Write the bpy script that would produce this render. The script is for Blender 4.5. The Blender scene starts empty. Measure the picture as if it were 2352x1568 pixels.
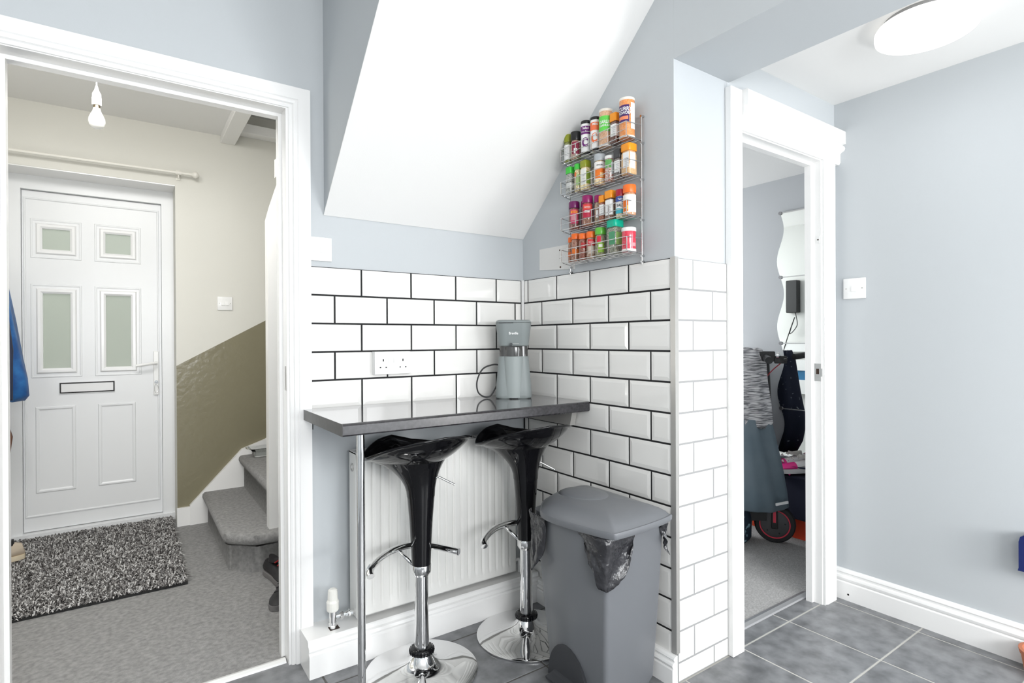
import bpy, bmesh, math, random
from mathutils import Vector, Matrix
random.seed(7)
D = bpy.data; C = bpy.context.scene.collection; PI = math.pi
sc = bpy.context.scene
sc.view_settings.view_transform = 'Standard'; sc.view_settings.look = 'None'
sc.view_settings.exposure = 0.98; sc.view_settings.gamma = 1.0; sc.view_settings.use_curve_mapping = False

# ------------------------------------------------------------------ camera
CAM = Vector((-1.4778, -2.0376, 1.1385))
yaw, pit, rol = 0.60762, -0.00288, -0.00532
fw = Vector((math.sin(yaw)*math.cos(pit), math.cos(yaw)*math.cos(pit), math.sin(pit)))
rt = Vector((math.cos(yaw), -math.sin(yaw), 0)); up = rt.cross(fw)
rt, up = rt*math.cos(rol)+up*math.sin(rol), -rt*math.sin(rol)+up*math.cos(rol)
cd = D.cameras.new('camera'); cam = D.objects.new('camera', cd); C.objects.link(cam)
cam.matrix_world = Matrix(((rt.x, up.x, -fw.x, CAM.x), (rt.y, up.y, -fw.y, CAM.y), (rt.z, up.z, -fw.z, CAM.z), (0, 0, 0, 1)))
cd.sensor_width = 36; cd.lens = 36*1268.08/2352; cd.clip_start = 0.02
sc.camera = cam

# ------------------------------------------------------------------ world, daylight and added fill lights
w = D.worlds.new('world'); sc.world = w; w.use_nodes = True
w.node_tree.nodes['Background'].inputs[0].default_value = (0.93, 0.97, 1.0, 1)
w.node_tree.nodes['Background'].inputs[1].default_value = 1.6

def area(name, loc, aim, sx, sy, power, col=(1, 1, 1)):
    l = D.lights.new(name, 'AREA'); l.shape = 'RECTANGLE'; l.size = sx; l.size_y = sy; l.energy = power; l.color = col
    o = D.objects.new(name, l); C.objects.link(o); o.location = loc
    o.rotation_euler = (Vector(aim)-Vector(loc)).to_track_quat('-Z', 'Y').to_euler(); return o
def globe(name, loc, r, power, col=(1, 1, 1)):
    l = D.lights.new(name, 'POINT'); l.shadow_soft_size = r; l.energy = power; l.color = col
    o = D.objects.new(name, l); C.objects.link(o); o.location = loc; return o
area('daylight_patio_door', (0.55, -4.30, 1.15), (0.35, 0, 1.15), 0.95, 1.8, 13, (0.96, 0.985, 1.0))
area('daylight_kitchen_window', (-1.3, -4.30, 1.5), (-1.0, 0, 1.25), 1.5, 1.0, 29, (0.97, 0.985, 1.0))
globe('kitchen_soft_fill', (-1.3, -2.6, 1.65), 0.14, 13, (1.0, 0.985, 0.96))  # added soft fill behind the camera, stands for no known fitting
globe('kitchen_low_fill', (0.62, -2.75, 0.75), 0.18, 22, (1.0, 0.99, 0.975))  # unseen light added low down to brighten beam soffit, slope and lobby
area('lobby_lamp_spill', (0.640, -1.338, 2.105), (0.640, -1.338, 0), 0.2, 0.2, 0.6)
globe('hall_side_fill', (-2.02, 0.45, 1.15), 0.10, 3.2, (1.0, 0.985, 0.95))  # added point light outside the view, lifts the hall ceiling
area('hall_ceiling_fill', (-1.5, 0.5, 2.4), (-1.5, 1.2, 0), 0.8, 0.6, 12, (1.0, 0.99, 0.97))  # extra area fill added under the hall ceiling, no window there
area('daylight_bedroom_window', (1.1, 1.50, 1.5), (1.3, 0, 0.8), 1.2, 1.0, 26, (0.95, 0.98, 1.0))

# ------------------------------------------------------------------ materials
MATS = {}
def mat(name, col, rough=0.5, metal=0.0, coat=0.0, noise=None, bump=None, trans=0.0, emit=None, ior=1.45, alpha=1.0, spec=0.5):
    if name in MATS: return MATS[name]
    m = D.materials.new(name); m.use_nodes = True; nt = m.node_tree; b = nt.nodes['Principled BSDF']
    b.inputs['Base Color'].default_value = (*col, 1); b.inputs['Roughness'].default_value = rough
    b.inputs['Metallic'].default_value = metal; b.inputs['IOR'].default_value = ior
    b.inputs['Coat Weight'].default_value = coat; b.inputs['Coat Roughness'].default_value = 0.05
    b.inputs['Transmission Weight'].default_value = trans; b.inputs['Alpha'].default_value = alpha
    b.inputs['Specular IOR Level'].default_value = spec
    if emit: b.inputs['Emission Color'].default_value = (*emit[:3], 1); b.inputs['Emission Strength'].default_value = emit[3]
    if noise or bump:
        tc = nt.nodes.new('ShaderNodeTexCoord')
    if noise:   # (scale, colour2, detail, lo, hi)
        n = nt.nodes.new('ShaderNodeTexNoise'); n.inputs['Scale'].default_value = noise[0]; n.inputs['Detail'].default_value = noise[2]
        r = nt.nodes.new('ShaderNodeValToRGB'); r.color_ramp.elements[0].position = noise[3]; r.color_ramp.elements[1].position = noise[4]
        r.color_ramp.elements[0].color = (*col, 1); r.color_ramp.elements[1].color = (*noise[1], 1)
        nt.links.new(tc.outputs['Object'], n.inputs['Vector']); nt.links.new(n.outputs['Fac'], r.inputs[0]); nt.links.new(r.outputs[0], b.inputs['Base Color'])
    if bump:    # (scale, strength, distance)
        n = nt.nodes.new('ShaderNodeTexNoise'); n.inputs['Scale'].default_value = bump[0]; n.inputs['Detail'].default_value = 3
        bb = nt.nodes.new('ShaderNodeBump'); bb.inputs['Strength'].default_value = bump[1]; bb.inputs['Distance'].default_value = bump[2]
        nt.links.new(tc.outputs['Object'], n.inputs['Vector']); nt.links.new(n.outputs['Fac'], bb.inputs['Height']); nt.links.new(bb.outputs[0], b.inputs['Normal'])
    MATS[name] = m; return m

PAINT = mat('blue_grey_wall_paint', (0.522, 0.548, 0.566), 0.6, bump=(260, 0.08, 0.002), spec=0.3)
WHITEP = mat('white_emulsion', (0.86, 0.855, 0.84), 0.7, bump=(200, 0.08, 0.002), spec=0.3)
GLOSSW = mat('white_gloss_paint', (0.87, 0.865, 0.855), 0.22, bump=(35, 0.05, 0.002))
CERAM = mat('white_glazed_ceramic', (0.80, 0.79, 0.765), 0.07, coat=0.3)
GROUTB = mat('black_grout', (0.012, 0.012, 0.013), 0.8)
GROUTG = mat('grey_grout', (0.33, 0.33, 0.33), 0.8)
CHROME = mat('chrome', (0.80, 0.80, 0.80), 0.05, 1.0)
BRUSH = mat('brushed_steel', (0.50, 0.49, 0.47), 0.34, 0.55)
BLKGL = mat('black_gloss_plastic', (0.004, 0.004, 0.005), 0.06, coat=0.15, spec=0.42)
BLKRUB = mat('black_rubber', (0.012, 0.012, 0.013), 0.45)
WPLAST = mat('white_plastic', (0.85, 0.85, 0.84), 0.25)
UPVC = mat('white_upvc', (0.80, 0.81, 0.82), 0.3)
CREAM = mat('cream_emulsion', (0.70, 0.69, 0.64), 0.65, bump=(220, 0.1, 0.002), spec=0.3)
OLIVE = mat('olive_gloss_paint', (0.225, 0.205, 0.135), 0.22, bump=(28, 0.35, 0.006))
CARPET = mat('grey_carpet', (0.33, 0.325, 0.32), 0.95, noise=(60, (0.50, 0.495, 0.49), 6, 0.30, 0.70), bump=(420, 0.9, 0.01), spec=0.1)
CARPETB = mat('pale_grey_carpet', (0.42, 0.415, 0.41), 0.95, noise=(160, (0.68, 0.67, 0.665), 3, 0.30, 0.70), bump=(500, 0.9, 0.01), spec=0.1)
FTILE = mat('slate_grey_floor_tile', (0.115, 0.118, 0.124), 0.30, noise=(16, (0.235, 0.24, 0.25), 14, 0.30, 0.66), bump=(28, 0.25, 0.004))
FGROUT = mat('pale_floor_grout', (0.46, 0.45, 0.42), 0.85)
GREYP = mat('grey_bin_plastic', (0.160, 0.167, 0.180), 0.32, bump=(900, 0.12, 0.001))
RADW = mat('radiator_enamel', (0.83, 0.825, 0.80), 0.25)

# ------------------------------------------------------------------ mesh helpers
def obj(name, me, m=None, parent=None, loc=None, rot=None):
    o = D.objects.new(name, me); C.objects.link(o)
    if m is not None and me is not None and not me.materials: me.materials.append(m)
    if parent is not None: o.parent = parent
    if loc is not None: o.location = loc
    if rot is not None: o.rotation_euler = rot
    return o
def tag(o, label=None, cat=None, group=None, kind=None):
    if label: o['label'] = label
    if cat: o['category'] = cat
    if group: o['group'] = group
    if kind: o['kind'] = kind
    return o
def thing(name, label, cat, loc=(0, 0, 0), rz=0.0, group=None):
    o = D.objects.new(name, None); C.objects.link(o); o.empty_display_size = 0.05
    o.location = loc; o.rotation_euler = (0, 0, rz); return tag(o, label, cat, group)
def finish(bm, smooth=False, ang=None):
    bmesh.ops.recalc_face_normals(bm, faces=bm.faces)
    me = D.meshes.new('mesh'); bm.to_mesh(me); bm.free()
    if smooth:
        for p in me.polygons: p.use_smooth = True
        if ang is not None:
            try: me.set_sharp_from_angle(angle=math.radians(ang))
            except Exception: pass
    return me
def box_bm(bm, a, b, bev=0.0, seg=1):
    x0, y0, z0 = [min(a[i], b[i]) for i in range(3)]; x1, y1, z1 = [max(a[i], b[i]) for i in range(3)]
    vs = [bm.verts.new(p) for p in ((x0,y0,z0),(x1,y0,z0),(x1,y1,z0),(x0,y1,z0),(x0,y0,z1),(x1,y0,z1),(x1,y1,z1),(x0,y1,z1))]
    fs = [bm.faces.new([vs[i] for i in f]) for f in ((0,3,2,1),(4,5,6,7),(0,1,5,4),(1,2,6,5),(2,3,7,6),(3,0,4,7))]
    if bev > 0:
        es = list({e for f in fs for e in f.edges})
        bmesh.ops.bevel(bm, geom=es, offset=bev, segments=seg, affect='EDGES', profile=0.5)
def box(name, a, b, m, parent=None, bev=0.0, seg=1, smooth=False):
    bm = bmesh.new(); box_bm(bm, a, b, bev, seg)
    return obj(name, finish(bm, bev > 0 and seg > 1, 35), m, parent)
def boxes(name, lst, m, parent=None, bev=0.0):
    bm = bmesh.new()
    for a, b in lst: box_bm(bm, a, b, bev)
    return obj(name, finish(bm), m, parent)
def rings_bm(bm, rings, cap0=True, cap1=True, closed=True):
    vr = [[bm.verts.new(p) for p in r] for r in rings]; n = len(rings[0])
    for i in range(len(vr)-1):
        for j in range(n if closed else n-1):
            k = (j+1) % n
            try: bm.faces.new((vr[i][j], vr[i][k], vr[i+1][k], vr[i+1][j]))
            except ValueError: pass
    if cap0: bm.faces.new(vr[0][::-1])
    if cap1: bm.faces.new(vr[-1])
def loft(name, rings, m, parent=None, cap0=True, cap1=True, ang=40, closed=True):
    bm = bmesh.new(); rings_bm(bm, rings, cap0, cap1, closed)
    return obj(name, finish(bm, True, ang), m, parent)
def lathe_bm(bm, prof, n=40, c=(0, 0, 0), cap=True):
    rings_bm(bm, [[(c[0]+r*math.cos(2*PI*k/n), c[1]+r*math.sin(2*PI*k/n), c[2]+z) for k in range(n)] for r, z in prof], cap, cap)
def lathe(name, prof, m, parent=None, n=40, c=(0, 0, 0), ang=40):
    bm = bmesh.new(); lathe_bm(bm, prof, n, c); return obj(name, finish(bm, True, ang), m, parent)
def smooth_pts(pts, sub=6):
    if len(pts) < 3: return [Vector(p) for p in pts]
    P = [Vector(p) for p in pts]; out = []
    for i in range(len(P)-1):
        p0 = P[max(i-1, 0)]; p1 = P[i]; p2 = P[i+1]; p3 = P[min(i+2, len(P)-1)]
        for s in range(sub):
            t = s/sub
            out.append(0.5*((2*p1)+(p2-p0)*t+(2*p0-5*p1+4*p2-p3)*t*t+(3*p1-p0-3*p2+p3)*t**3))
    out.append(P[-1]); return out
def tube_bm(bm, pts, r, n=8, sm=0):
    P = smooth_pts(pts, sm) if sm else [Vector(p) for p in pts]; rings = []; prev = None
    for i, p in enumerate(P):
        d = (P[min(i+1, len(P)-1)]-P[max(i-1, 0)]).normalized()
        if prev is None:
            a = d.orthogonal().normalized()
        else:
            a = (prev-d*prev.dot(d)).normalized()
        prev = a; b = d.cross(a); rr = r[min(int(i*len(r)/len(P)), len(r)-1)] if isinstance(r, (list, tuple)) else r
        rings.append([p+(a*math.cos(2*PI*k/n)+b*math.sin(2*PI*k/n))*rr for k in range(n)])
    rings_bm(bm, rings)
def tube(name, pts, r, m, parent=None, n=10, sm=0):
    bm = bmesh.new(); tube_bm(bm, pts, r, n, sm); return obj(name, finish(bm, True, 50), m, parent)
def prism_bm(bm, poly, axis, a, b):
    """poly: 2D points; extrude along axis from a to b. axis 0: (y,z), 1: (x,z), 2: (x,y)"""
    def mk(p, t): return (t, p[0], p[1]) if axis == 0 else (p[0], t, p[1]) if axis == 1 else (p[0], p[1], t)
    rings_bm(bm, [[mk(p, a) for p in poly], [mk(p, b) for p in poly]])
def prism(name, poly, axis, a, b, m, parent=None, smooth=False):
    bm = bmesh.new(); prism_bm(bm, poly, axis, a, b); return obj(name, finish(bm, smooth, 30), m, parent)
def rrect(w, d, r, n=6, cx=0, cy=0):
    out = []
    for qx, qy, a0 in ((1, 1, 0), (-1, 1, 90), (-1, -1, 180), (1, -1, 270)):
        for k in range(n+1):
            a = math.radians(a0+90*k/n); out.append((cx+qx*(w/2-r)+r*math.cos(a), cy+qy*(d/2-r)+r*math.sin(a)))
    return out
def text_verts(s, size):
    cu = D.curves.new('t', 'FONT'); cu.body = s; cu.size = size; cu.offset = size*0.022 if len(s) > 1 else size*0.05; cu.align_x = 'CENTER'; cu.align_y = 'CENTER'; cu.resolution_u = 3
    o = D.objects.new('t', cu); C.objects.link(o); bpy.context.view_layer.update()
    dg = bpy.context.evaluated_depsgraph_get(); me = D.meshes.new_from_object(o.evaluated_get(dg))
    D.objects.remove(o); D.curves.remove(cu); return me
def text_flat(name, s, size, m, parent, mtx, sx=1.0):
    me = text_verts(s, size)
    for v in me.vertices: v.co = mtx @ Vector((v.co.x*sx, v.co.y, 0.0))
    me.materials.clear(); return obj(name, me, m, parent)
def struct(o): o['kind'] = 'structure'; return o

# ================================================================== STRUCTURE
YE = -0.853
# --- kitchen floor: grout bed with tiles
flo = struct(box('floor', (-2.7, -4.45, -0.06), (1.12, -0.76, -0.0012), FGROUT))
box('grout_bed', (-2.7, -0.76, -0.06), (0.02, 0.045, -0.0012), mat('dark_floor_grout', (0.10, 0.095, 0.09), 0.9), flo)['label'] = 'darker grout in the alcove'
GP = 0.3285; gx0, gy0 = 1.029, -0.849
def floor_tile(x0, x1, y0, y1):
    if x1-x0 < 0.012 or y1-y0 < 0.012: return
    bm = bmesh.new(); g = 0.0033
    box_bm(bm, (x0+g, y0+g, -0.012), (x1-g, y1-g, 0.0), 0.0012)
    obj('tile', finish(bm), FTILE, flo)
for i in range(-1, 12):
    for j in range(-3, 11):
        x1 = gx0-GP*(i-0)+0; x0 = x1-GP; y1 = gy0-GP*(j-0); y0 = y1-GP
        if y0 > 0.03 or x1 < -2.7 or y1 < -4.45: continue
        if j > 5 and False: continue
        cx0, cx1 = max(x0, -2.7), min(x1, 1.10); cy0, cy1 = max(y0, -4.45), y1
        # alcove / lobby limits
        if cy1 > 0.03: cy1 = 0.03
        if cx1 <= 0.30:
            if cy1 > YE and cx0 >= -0.0: continue
            if cy1 > YE and cx1 > 0.0:
                floor_tile(cx0, 0.0, max(cy0, YE), cy1)
                if cy0 < YE: floor_tile(cx0, cx1, cy0, YE)
                continue
            floor_tile(cx0, cx1, cy0, cy1)
        else:
            lim = -0.775 if cx0 > 0.29 else YE
            if cx0 < 0.30 and cy1 > YE:
                if cy0 < YE: floor_tile(cx0, cx1, cy0, YE)
                if cy0 < -0.775: floor_tile(max(cx0, 0.30), cx1, max(cy0, YE), min(cy1, -0.775))
                continue
            if cy0 >= -0.775: continue
            floor_tile(cx0, cx1, cy0, min(cy1, lim if cy1 > YE else cy1))
# --- hall and bedroom carpets
fh = struct(box('floor_hall', (-2.3, 0.045, -0.06), (-0.3, 2.2, 0.004), CARPET))
fb = struct(box('floor_bedroom', (0.30, -0.765, -0.06), (1.82, 1.6, 0.004), CARPETB))
# thresholds
t1 = struct(prism('trim_1', [(0.02, -0.004), (0.025, 0.006), (0.04, 0.010), (0.055, 0.006), (0.06, -0.004)], 0, -1.766, -1.024, mat('white_threshold', (0.75, 0.75, 0.74), 0.3)))
t2 = struct(prism('trim_2', [(-0.785, -0.004), (-0.78, 0.006), (-0.765, 0.011), (-0.75, 0.008), (-0.745, -0.004)], 0, 0.345, 1.0, mat('satin_aluminium', (0.62, 0.62, 0.64), 0.3, 0.8)))

# --- wall A (back wall) with hall doorway opening x -1.752..-1.046, z 0..1.925
HX0, HX1, HZ = -1.771, -1.020, 1.955
def wall(name, lst, m): return struct(boxes(name, lst, m))
wa = wall('wall_back', [((-2.7, 0.008, 0), (HX0-0.022, 0.11, 2.38)), ((HX1+0.022, 0.008, 0), (0.008, 0.11, 2.38)), ((HX0-0.022, 0.008, HZ+0.022), (HX1+0.022, 0.11, 2.38))], PAINT)
# --- wall B (alcove side) + pillar
wb = wall('wall_alcove', [((0.008, YE+0.008, 0), (0.30, 0.11, 2.38))], PAINT)
wbeam = wall('wall_beam', [((0.008, -4.45, 2.065), (0.312, YE+0.0078, 2.38))], PAINT)
# --- wall E (bedroom doorway): opening x .358...944 z ..1.885
EX0, EX1, EZ = 0.362, 0.950, 1.895
we = wall('wall_end', [((0.3005, YE+0.008, 0), (EX0-0.02, -0.80, 2.3)), ((EX1+0.02, YE+0.008, 0), (1.20, -0.80, 2.3)), ((EX0-0.02, YE+0.008, EZ+0.02), (EX1+0.02, -0.80, 2.3))], PAINT)
wr = wall('wall_right', [((1.096, -4.45, 0), (1.20, YE+0.0078, 2.3))], PAINT)
# rear wall with a window and a glazed door (behind the camera)
wrear = wall('wall_rear', [((-2.7, -4.45, 0), (-2.05, -4.35, 2.38)), ((-2.05, -4.45, 0), (-0.55, -4.35, 1.0)), ((-2.05, -4.45, 2.0), (-0.55, -4.35, 2.38)), ((-0.55, -4.45, 0), (0.05, -4.35, 2.38)), ((0.05, -4.45, 2.06), (1.05, -4.35, 2.38)), ((1.05, -4.45, 0), (1.12, -4.35, 2.38))], PAINT)
wleft = wall('wall_left', [((-2.8, -4.45, 0), (-2.7, 0.11, 2.38))], PAINT)
ceil1 = struct(box('ceiling', (-2.8, -4.45, 2.38), (0.30, 0.11, 2.45), WHITEP))
ceil2 = struct(box('ceiling_lobby', (0.3125, -4.45, 2.17), (1.096, YE+0.008, 2.24), WHITEP))

# --- sloping underside of the stairs in the alcove
sof = struct(prism('wall_stair_soffit', [(0.0078, 1.600), (0.0078, 2.379), (-0.845, 2.379)], 0, -0.888, 0.0078, PAINT))
# the sloped face itself, white (skin on the soffit)
bm = bmesh.new()
s0 = Vector((0, 0.008, 1.5995)); s1 = Vector((0, -0.849, 2.379)); nrm = Vector((0, -(s1.z-s0.z), (s1.y-s0.y))).normalized()
off = nrm*0.004
q = [(-0.890, s0.y, s0.z), (0.0078, s0.y, s0.z), (0.0078, s1.y, s1.z), (-0.890, s1.y, s1.z)]
rings_bm(bm, [[Vector(p) for p in q], [Vector(p)+off for p in q]])
obj('sloped_panel', finish(bm), WHITEP, sof)['label'] = 'white sloped underside of the stairs'

# --- metro tiles
TP, TQ, TZ = 0.203, 0.1034, 1.4084
cache = {}
def metro(wd, ht):
    k = (round(wd, 4), round(ht, 4))
    if k in cache: return cache[k]
    bm = bmesh.new(); g = 0.0033; b = min(0.0135, wd*0.3, ht*0.3)
    def ring(i, z): return [(i, i, z), (wd-i, i, z), (wd-i, ht-i, z), (i, ht-i, z)]
    rings_bm(bm, [ring(g, -0.008), ring(g, -0.0026), ring(g+0.0008, -0.0019), ring(g+b, 0.0), ], True, True)
    me = finish(bm); me.materials.append(CERAM); cache[k] = me; return me
def put_tile(parent, org, ux, wd, ht):
    """org: lower-left corner seen from the front, ux: wall direction to the viewer's right"""
    if wd < 0.006 or ht < 0.006: return
    n = Vector(ux).cross(Vector((0, 0, 1)))
    o = D.objects.new('tile', metro(wd, ht)); C.objects.link(o); o.parent = parent
    jit = Matrix.Rotation(random.uniform(-0.0035, 0.0035), 4, 'Y') @ Matrix.Rotation(random.uniform(-0.003, 0.003), 4, 'X')
    M = Matrix(((ux[0], 0, n.x, org[0]), (ux[1], 0, n.y, org[1]), (0, 1, 0, org[2]), (0, 0, 0, 1)))
    o.matrix_world = M @ jit
# wall A : x from -.952 to -0.004, 5 rows
sA = 0.1426
box('grout', (-0.953, 0.0031, 0.892), (0.0, 0.0085, TZ-0.001), GROUTB, wa)
for r in range(5):
    z0 = TZ-(r+1)*TQ
    js = [-(sA+TP*(k+(0.0 if r % 2 == 0 else -0.5))) for k in range(0, 6)]
    edges = sorted([x for x in js if -0.93 < x < -0.01]+[-0.953, -0.006])
    for a, b in zip(edges, edges[1:]): put_tile(wa, (a, 0, z0), (1, 0, 0), b-a, TQ)
# wall B : y from -.006 to YE, 13 rows + cut row
sB = 0.0364
box('grout', (0.0031, YE+0.010, 0.0), (0.0085, 0.0, TZ-0.001), GROUTB, wb)
for r in range(14):
    z1 = TZ-r*TQ; z0 = max(z1-TQ, 0.0)
    js = [-(sB+TP*(k+(0.0 if r % 2 == 0 else 0.5))) for k in range(0, 5)]
    edges = sorted([y for y in js if YE+0.02 < y < -0.01]+[YE+0.0155, -0.006], reverse=True)
    for a, b in zip(edges, edges[1:]): put_tile(wb, (0, a, z0), (0, -1, 0), a-b, z1-z0)
# pillar end : x .012.. .292
box('grout', (0.010, YE+0.0031, 0.0), (0.288, YE+0.0085, TZ-0.001), GROUTG, wb)['label'] = 'pale grey grout'
for r in range(14):
    z1 = TZ-r*TQ; z0 = max(z1-TQ, 0.0); sp = 0.097 if r % 2 == 0 else 0.206
    for a, b in ((0.012, sp), (sp, 0.288)): put_tile(wb, (a, YE, z0), (1, 0, 0), b-a, z1-z0)
tt = struct(boxes('trim_3', [((-0.0022, YE-0.0022, 0.10), (0.0035, YE+0.018, TZ+0.002)), ((-0.0021, YE-0.0021, 0.1001), (0.015, YE+0.0035, TZ+0.0019))], BRUSH))
box('corner_bead', (-0.006, -0.006, 0.89), (0.006, 0.008, TZ), WPLAST, wa)['label'] = 'white silicone seam in the tiled corner'

# --- skirting profiles
SKP = [(0, 0), (0.020, 0), (0.020, 0.075), (0.016, 0.080), (0.019, 0.086), (0.0205, 0.094), (0.018, 0.102), (0.012, 0.106), (0.012, 0.112), (0.015, 0.118), (0.012, 0.126), (0.006, 0.130), (0, 0.131)]
struct(prism('baseboard_right', [(YY, z) for YY, z in [(1.096-d, z) for d, z in SKP]], 1, -4.35, YE+0.008, GLOSSW))
o = lathe('nail_hole', [(0.005, 0), (0.004, 0.0008)], mat('nail_hole_dark', (0.01, 0.008, 0.006), 0.9), D.objects['baseboard_right'], 10); o.matrix_world = Matrix.Translation((1.0765, -0.905, 0.028)) @ Matrix.Rotation(-PI/2, 4, 'Y')
bw = struct(prism('baseboard_alcove', [(-d*1.3+0.0, z*0.745) for d, z in SKP], 1, YE-0.004, -0.12, GLOSSW))
# pipe boxing along the back wall under the radiator
bx = prism('baseboard_back', [(0.008, 0), (-0.130, 0), (-0.130, 0.078), (-0.124, 0.084), (-0.127, 0.092), (-0.124, 0.102), (-0.116, 0.106), (-0.114, 0.118), (-0.110, 0.122), (0.008, 0.122)], 0, -0.985, -0.006, GLOSSW)
struct(bx)
box('pipe_hole', (-0.902, -0.085, 0.1215), (-0.868, -0.055, 0.1226), mat('dark_hole', (0.05, 0.035, 0.03), 0.9), bx)

# --- door_1: hall doorway frame
ARP = [(0, 0), (0.020, 0), (0.020, 0.048), (0.016, 0.052), (0.018, 0.058), (0.0165, 0.066), (0.010, 0.071), (0.012, 0.076), (0.009, 0.084), (0, 0.086)]  # (proud, across from outer edge)
def architrave(name, parent, x_out, x_in, yw, z0, zt, m=GLOSSW):
    """upright with a mitred top; zt = height of the outer edge"""
    s = 1 if x_in > x_out else -1; W = abs(x_in-x_out)/0.086; bm = bmesh.new()
    rings_bm(bm, [[(x_out+s*a*W, yw-p, z0) for p, a in ARP], [(x_out+s*a*W, yw-p, zt-a*W) for p, a in ARP]])
    return obj(name, finish(bm), m, parent)
d1 = struct(prism('door_1', [(HX0-0.022, 0), (HX0, 0), (HX0, HZ), (HX1, HZ), (HX1, 0), (HX1+0.022, 0), (HX1+0.022, HZ+0.022), (HX0-0.022, HZ+0.022)], 1, 0.004, 0.130, GLOSSW))
architrave('architrave', d1, -0.940, -1.013, 0.008, 0, 2.030)
architrave('architrave', d1, -1.851, -1.778, 0.008, 0, 2.030)
bm = bmesh.new(); W_ = 0.073/0.086
rings_bm(bm, [[(-1.851+a*W_, 0.008-p, 2.030-a*W_) for p, a in ARP], [(-0.940-a*W_, 0.008-p, 2.030-a*W_) for p, a in ARP]])
obj('architrave', finish(bm), GLOSSW, d1)
prism('door_stop', [(HX0, 0), (HX0+0.012, 0), (HX0+0.012, HZ-0.012), (HX1-0.012, HZ-0.012), (HX1-0.012, 0), (HX1, 0), (HX1, HZ), (HX0, HZ)], 1, 0.065, 0.100, GLOSSW, d1)
boxes('strike_plate', [((HX1-0.0012, 0.012, 0.965), (HX1, 0.034, 1.05))], BRUSH, d1)
# --- door_2: bedroom doorway frame
d2 = struct(prism('door_2', [(EX0-0.02, 0), (EX0, 0), (EX0, EZ), (EX1, EZ), (EX1, 0), (EX1+0.02, 0), (EX1+0.02, EZ+0.02), (EX0-0.02, EZ+0.02)], 1, YE-0.004, -0.795, GLOSSW))
box('architrave', (0.2885, YE-0.018, 0), (EX0-0.004, YE+0.0079, 2.041), GLOSSW, d2, 0.002)
prism('architrave', [(EX1+0.004, YE-0.016), (EX1+0.004, YE+0.008), (1.056, YE+0.008), (1.056, YE-0.012), (1.048, YE-0.018), (0.975, YE-0.018), (0.965, YE-0.013)], 2, 0, 1.8985, GLOSSW, d2)
prism('architrave', [(YE+0.008, 1.899), (YE-0.012, 1.899), (YE-0.018, 1.908), (YE-0.018, 1.945), (YE-0.022, 1.95), (YE-0.034, 1.956), (YE-0.038, 1.966), (YE-0.034, 1.976), (YE-0.026, 1.981), (YE-0.040, 1.984), (YE-0.040, 2.037), (YE-0.036, 2.041), (YE+0.008, 2.041)], 0, 0.3585, 1.0955, GLOSSW, d2)
prism('door_stop', [(EX0, 0), (EX0+0.014, 0), (EX0+0.014, EZ-0.014), (EX1-0.014, EZ-0.014), (EX1-0.014, 0), (EX1, 0), (EX1, EZ), (EX0, EZ)], 1, -0.822, -0.7952, GLOSSW, d2)
sp = boxes('strike_plate', [((EX1-0.0012, -0.856, 0.955), (EX1, -0.828, 1.03)), ((EX1-0.006, -0.862, 0.975), (EX1, -0.8585, 1.01))], CHROME, d2)
box('latch_hole', (EX1-0.0016, -0.848, 0.985), (EX1-0.0010, -0.836, 1.008), mat('latch_dark', (0.05, 0.03, 0.02), 0.8), sp)
sp = boxes('strike_plate', [((EX1-0.0012, -0.853, 1.545), (EX1, -0.838, 1.575))], WPLAST, d2)
lathe('latch_hole', [(0.003, -0.0005), (0.003, 0.0005)], mat('latch_dark', (0.05, 0.03, 0.02), 0.8), sp, 12).matrix_world = Matrix.Translation((EX1-0.0014, -0.8455, 1.56)) @ Matrix.Rotation(PI/2, 4, 'Y')

# ================================================================== HALL
YH, YD = 1.93, 2.15
whb = wall('wall_hall_back', [((-2.3, YH, 0), (-2.06, 2.25, 2.9)), ((-1.235, YH, 0), (0.0, 2.25, 2.9)), ((-2.06, YH, 2.10), (-1.235, 2.25, 2.9))], CREAM)
prism('olive_dado', [(-1.2345, 0.0), (-1.2345, 0.990), (-0.723, 1.277), (-0.1, 1.64), (-0.1, 0.0)], 1, YH-0.0015, YH, OLIVE, whb)['label'] = 'olive gloss paint with a slanting top edge'
wall('wall_hall_left', [((-2.36, 0.11, 0), (-2.24, 2.25, 2.5))], CREAM)
wall('wall_hall_front', [((-2.24, 0.1105, 1.98), (-0.2, 0.125, 2.5))], CREAM)
wall('wall_hall_right', [((-0.30, 0.1105, 0), (-0.25, 1.93, 2.9))], CREAM)
struct(boxes('ceiling_hall', [((-2.36, 0.11, 2.455), (-0.93, 1.93, 2.52)), ((-0.93, 0.11, 2.62), (-0.25, 1.93, 2.68))], WHITEP))
struct(box('trim_4', (-0.985, 0.3, 2.41), (-0.90, 1.93, 2.62), GLOSSW, None, 0.003))['label'] = 'white boxed beam at the stairwell edge'
struct(box('trim_5', (-0.90, 1.84, 2.475), (-0.30, 1.93, 2.535), GLOSSW, None, 0.003))['label'] = 'white timber along the top of the hall wall'
# skirting and stair string
struct(prism('baseboard_hall', [(-1.238, 0.004), (-1.238, 0.115), (-1.17, 0.115), (-1.17, 0.004)], 1, YH-0.022, YH, GLOSSW))
strg = struct(prism('trim_6', [(-1.17, 0.004), (-1.17, 0.125), (-0.875, 0.440), (-0.73, 0.49), (-0.30, 0.90), (-0.30, 0.004)], 1, YH-0.030, YH-0.0015, GLOSSW))

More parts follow.
